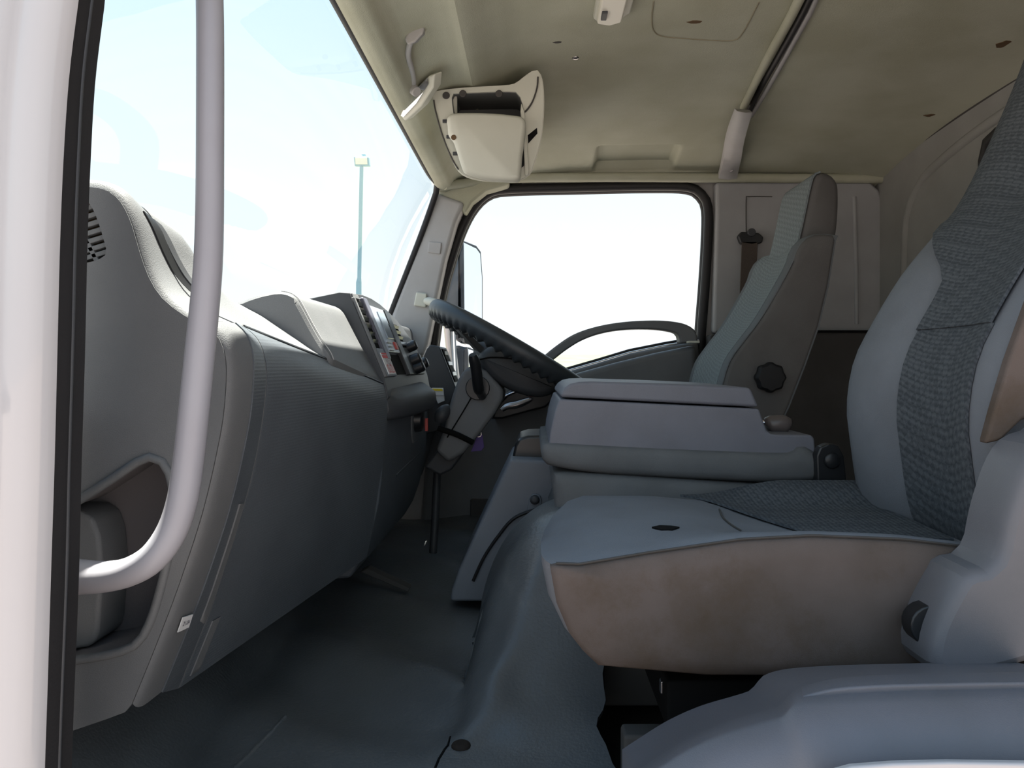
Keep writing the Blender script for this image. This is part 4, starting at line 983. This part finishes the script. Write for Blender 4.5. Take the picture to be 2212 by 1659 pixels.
mk('glass', [p+RN*.003 for p in [rmP(u, v) for u, v in [(868, 249), (888, 206), (926, 167), (928, 180), (902, 222), (874, 252)]]], [tuple(range(6))], mirror_m, rm, smooth=False)

oc = thing('overhead_console', 'cream overhead storage box with its flap hanging open', 'storage box', P(1050, 390, 1.75))
YO = 1.50
body = XZ([(934, 206), (944, 198), (1000, 191), (1085, 186), (1112, 182), (1134, 166), (1152, 154), (1164, 156), (1172, 182), (1174, 235), (1168, 300), (1154, 350), (1140, 380), (1100, 392), (1030, 388), (990, 368), (966, 310), (948, 250)], YO)
bo = [(p.x, p.y) for p in cat([(a, b, 0) for a, b in body], 70, True)]
hole = [(p.x, p.y) for p in cat([(a, b, 0) for a, b in XZ([(976, 212), (990, 203), (1100, 199), (1118, 204), (1128, 222), (1132, 260), (1132, 360), (1050, 372), (1010, 360), (990, 300)], YO)], 40, True)]
holed('face_frame', bo, [hole], lambda x, z: Vector((x, YO, z)), cream, oc, solid=.006)
cxo = sum(p[0] for p in bo)/len(bo); czo = sum(p[1] for p in bo)/len(bo)
loft('shell', [[Vector((x, YO, z)) for x, z in bo], [Vector((x, YO+.06, czo+.02+(z-czo)*.86)) for x, z in bo], [Vector((x, YO+.2, czo+.055+(z-czo)*.5)) for x, z in bo], [Vector((cxo+(x-cxo)*.9, YO+.42, czo+.065+(z-czo)*.3)) for x, z in bo]], cream, oc, closed=True, caps=False, solid=.003, sharp=50)
loft('inner_bin', [[Vector((x, YO, z)) for x, z in hole], [Vector((x, YO+.14, czo+.045+(z-czo)*.5)) for x, z in hole]], mat('bin_grey', (.16, .165, .16), .7, .2), oc, caps=False, solid=.002)
mk('bin_back', [Vector((x, YO+.14, czo+.045+(z-czo)*.5)) for x, z in hole], [tuple(range(len(hole)))], MATS['bin_grey'], oc)
box('bin_post', P(981, 235, YO+.02), (.012, .01, .05), cream, oc, bevel=.002)
fl_ = XZ([(968, 276), (966, 262), (974, 250), (1000, 247), (1060, 248), (1120, 254), (1133, 262), (1136, 280), (1128, 340), (1126, 372), (1124, 388), (1118, 393), (1080, 392), (1040, 386), (1005, 374), (997, 360), (980, 308), (970, 296)], 1.48)
fo = [(p.x, p.y) for p in cat([(a, b, 0) for a, b in fl_], 64, True)]
rprism('flap', fo, [(1.463, .008), (1.466, .003), (1.472, 0), (1.486, 0)], cream, oc, sharp=40)
slab('flap_stay', [P(u, v, 1.49) for u, v in [(1126, 222), (1133, 240), (1138, 300), (1143, 370), (1140, 380), (1134, 378), (1130, 300), (1124, 240)]], (0, .006, 0), cream, oc, bevel=.002)
slab('side_slot', [P(u, v, YO-.004) for u, v in [(1140, 292), (1160, 276), (1161, 288), (1141, 310)]], (0, .004, 0), void_black, oc, bevel=0)
tube('side_cord', cat([P(1162, 166, YO-.005), P(1160, 190, YO-.005), P(1150, 220, YO-.005), P(1136, 240, YO-.006), P(1128, 242, YO-.006)], 20), .0016, dark_trim, oc, n=6)
tube('frame_groove', cat([P(u, v, YO-.004) for u, v in [(937, 216), (941, 240), (955, 290), (975, 340), (990, 366)]], 20), .0016, dark_trim, oc, n=6)
for u, v in ((1000, 203), (1078, 203), (964, 207)):
    disc('frame_clip', P(u, v, YO-.003), (0, -1, 0), .007, .004, dark_trim, oc, n=12)
for u, v in ((962, 262), (970, 296), (984, 332)): box('hinge_clip', P(u, v, YO-.004), (.010, .006, .006), dark_plastic, oc, bevel=.001)
disc('flap_hole', P(980, 297, 1.463), (0, -1, 0), .005, .001, rust_brown, oc, n=10)

# ================================================================ OUTSIDE MIRRORS (driver side)
em = thing('door_mirror', 'tall black door mirrors on a steel stay outside the far window', 'mirror', P(985, 870, 2.62))
YMi = 2.62
def mir(u, v):                     # glass plane turned towards the rear of the truck
    x0 = (1001-U0)/F*YMi; k = (u-U0)/F; w_ = (k*YMi-x0)/(.6-.8*k); Y = YMi+.8*w_; return P(u, v, Y)
tube('stay', cat([P(968, 690, YMi-.05), P(973, 740, YMi-.05), P(980, 800, YMi-.05), P(988, 870, YMi-.05)], 12), .017, steel, em, n=14)
rprism('upper_housing', [(p.x, p.y) for p in cat([(a, b, 0) for a, b in XZ([(958, 620), (966, 560), (978, 525), (992, 516), (1003, 524), (1004, 600), (1003, 730), (990, 738), (962, 715), (953, 690)], YMi)], 50, True)], [(YMi-.01, .02), (YMi, .004), (YMi+.02, 0), (YMi+.18, 0), (YMi+.20, .02)], mirror_house, em)
gl = [(994, 524), (1000, 517), (1032, 530), (1042, 543), (1046, 600), (1046, 690), (1040, 740), (1030, 744), (996, 730)]
slab('upper_rim', [mir(u, v)+Vector((-.004, .003, 0)) for u, v in gl], (-.03, .0225, 0), mirror_house, em, bevel=.004)
mk('upper_glass', [mir(u, v) for u, v in [(1002, 524), (1029, 537), (1037, 548), (1041, 600), (1041, 690), (1036, 732), (1004, 726)]], [tuple(range(7))], mirror_m, em, smooth=False)
rprism('lower_housing', [(p.x, p.y) for p in cat([(a, b, 0) for a, b in XZ([(952, 790), (960, 765), (978, 748), (1000, 748), (1012, 755), (1012, 830), (1000, 840), (952, 838)], YMi)], 40, True)], [(YMi-.01, .015), (YMi, .003), (YMi+.14, 0), (YMi+.15, .015)], mirror_house, em)
slab('lower_rim', [mir(u, v)+Vector((-.004, .003, 0)) for u, v in [(994, 746), (1036, 756), (1046, 774), (1046, 840), (994, 840)]], (-.03, .0225, 0), mirror_house, em, bevel=.004)
for vz in (690, 800): tube('mirror_bracket', [P(1000, vz, YMi+.03), P(978, vz+4, YMi-.03), Vector((-.22, 2.295, -.09-.05*(vz > 700)))], .008, black_plastic, em, n=8)
mk('lower_glass', [mir(u, v) for u, v in [(1005, 752), (1033, 761), (1042, 776), (1042, 836), (1004, 836)]], [tuple(range(5))], mirror_m, em, smooth=False)

# small handwritten paper tag stuck on the near face of the dashboard
bpy.context.view_layer.update()
dg = bpy.context.evaluated_depsgraph_get()
def hit(u, v):
    d = P(u, v, 1).normalized(); r = scene.ray_cast(dg, Vector((0, 0, H0)), d)
    q = (r[1]-Vector((0, 0, H0)))/S; n_ = r[2] if r[2].dot(d) < 0 else -r[2]
    return q+n_*.0015, n_
tgp = [hit(u, v)[0] for u, v in [(390, 1332), (412, 1325), (403, 1353), (379, 1364)]]
tn = (tgp[1]-tgp[0]).cross(tgp[3]-tgp[0]).normalized(); tn = tn if tn.y < 0 else -tn
tg = slab('paper_tag', [p+tn*.001 for p in tgp], -tn*.0008, white_sticker, db, bevel=0); tg['label'] = 'small white handwritten paper tag'
text('handwriting', '21.04', ink, tg, sum(tgp, Vector((0, 0, 0)))/4+tn*.0016, (tgp[1]-tgp[0]).normalized(), (tgp[0]-tgp[3]).normalized(), .0065)
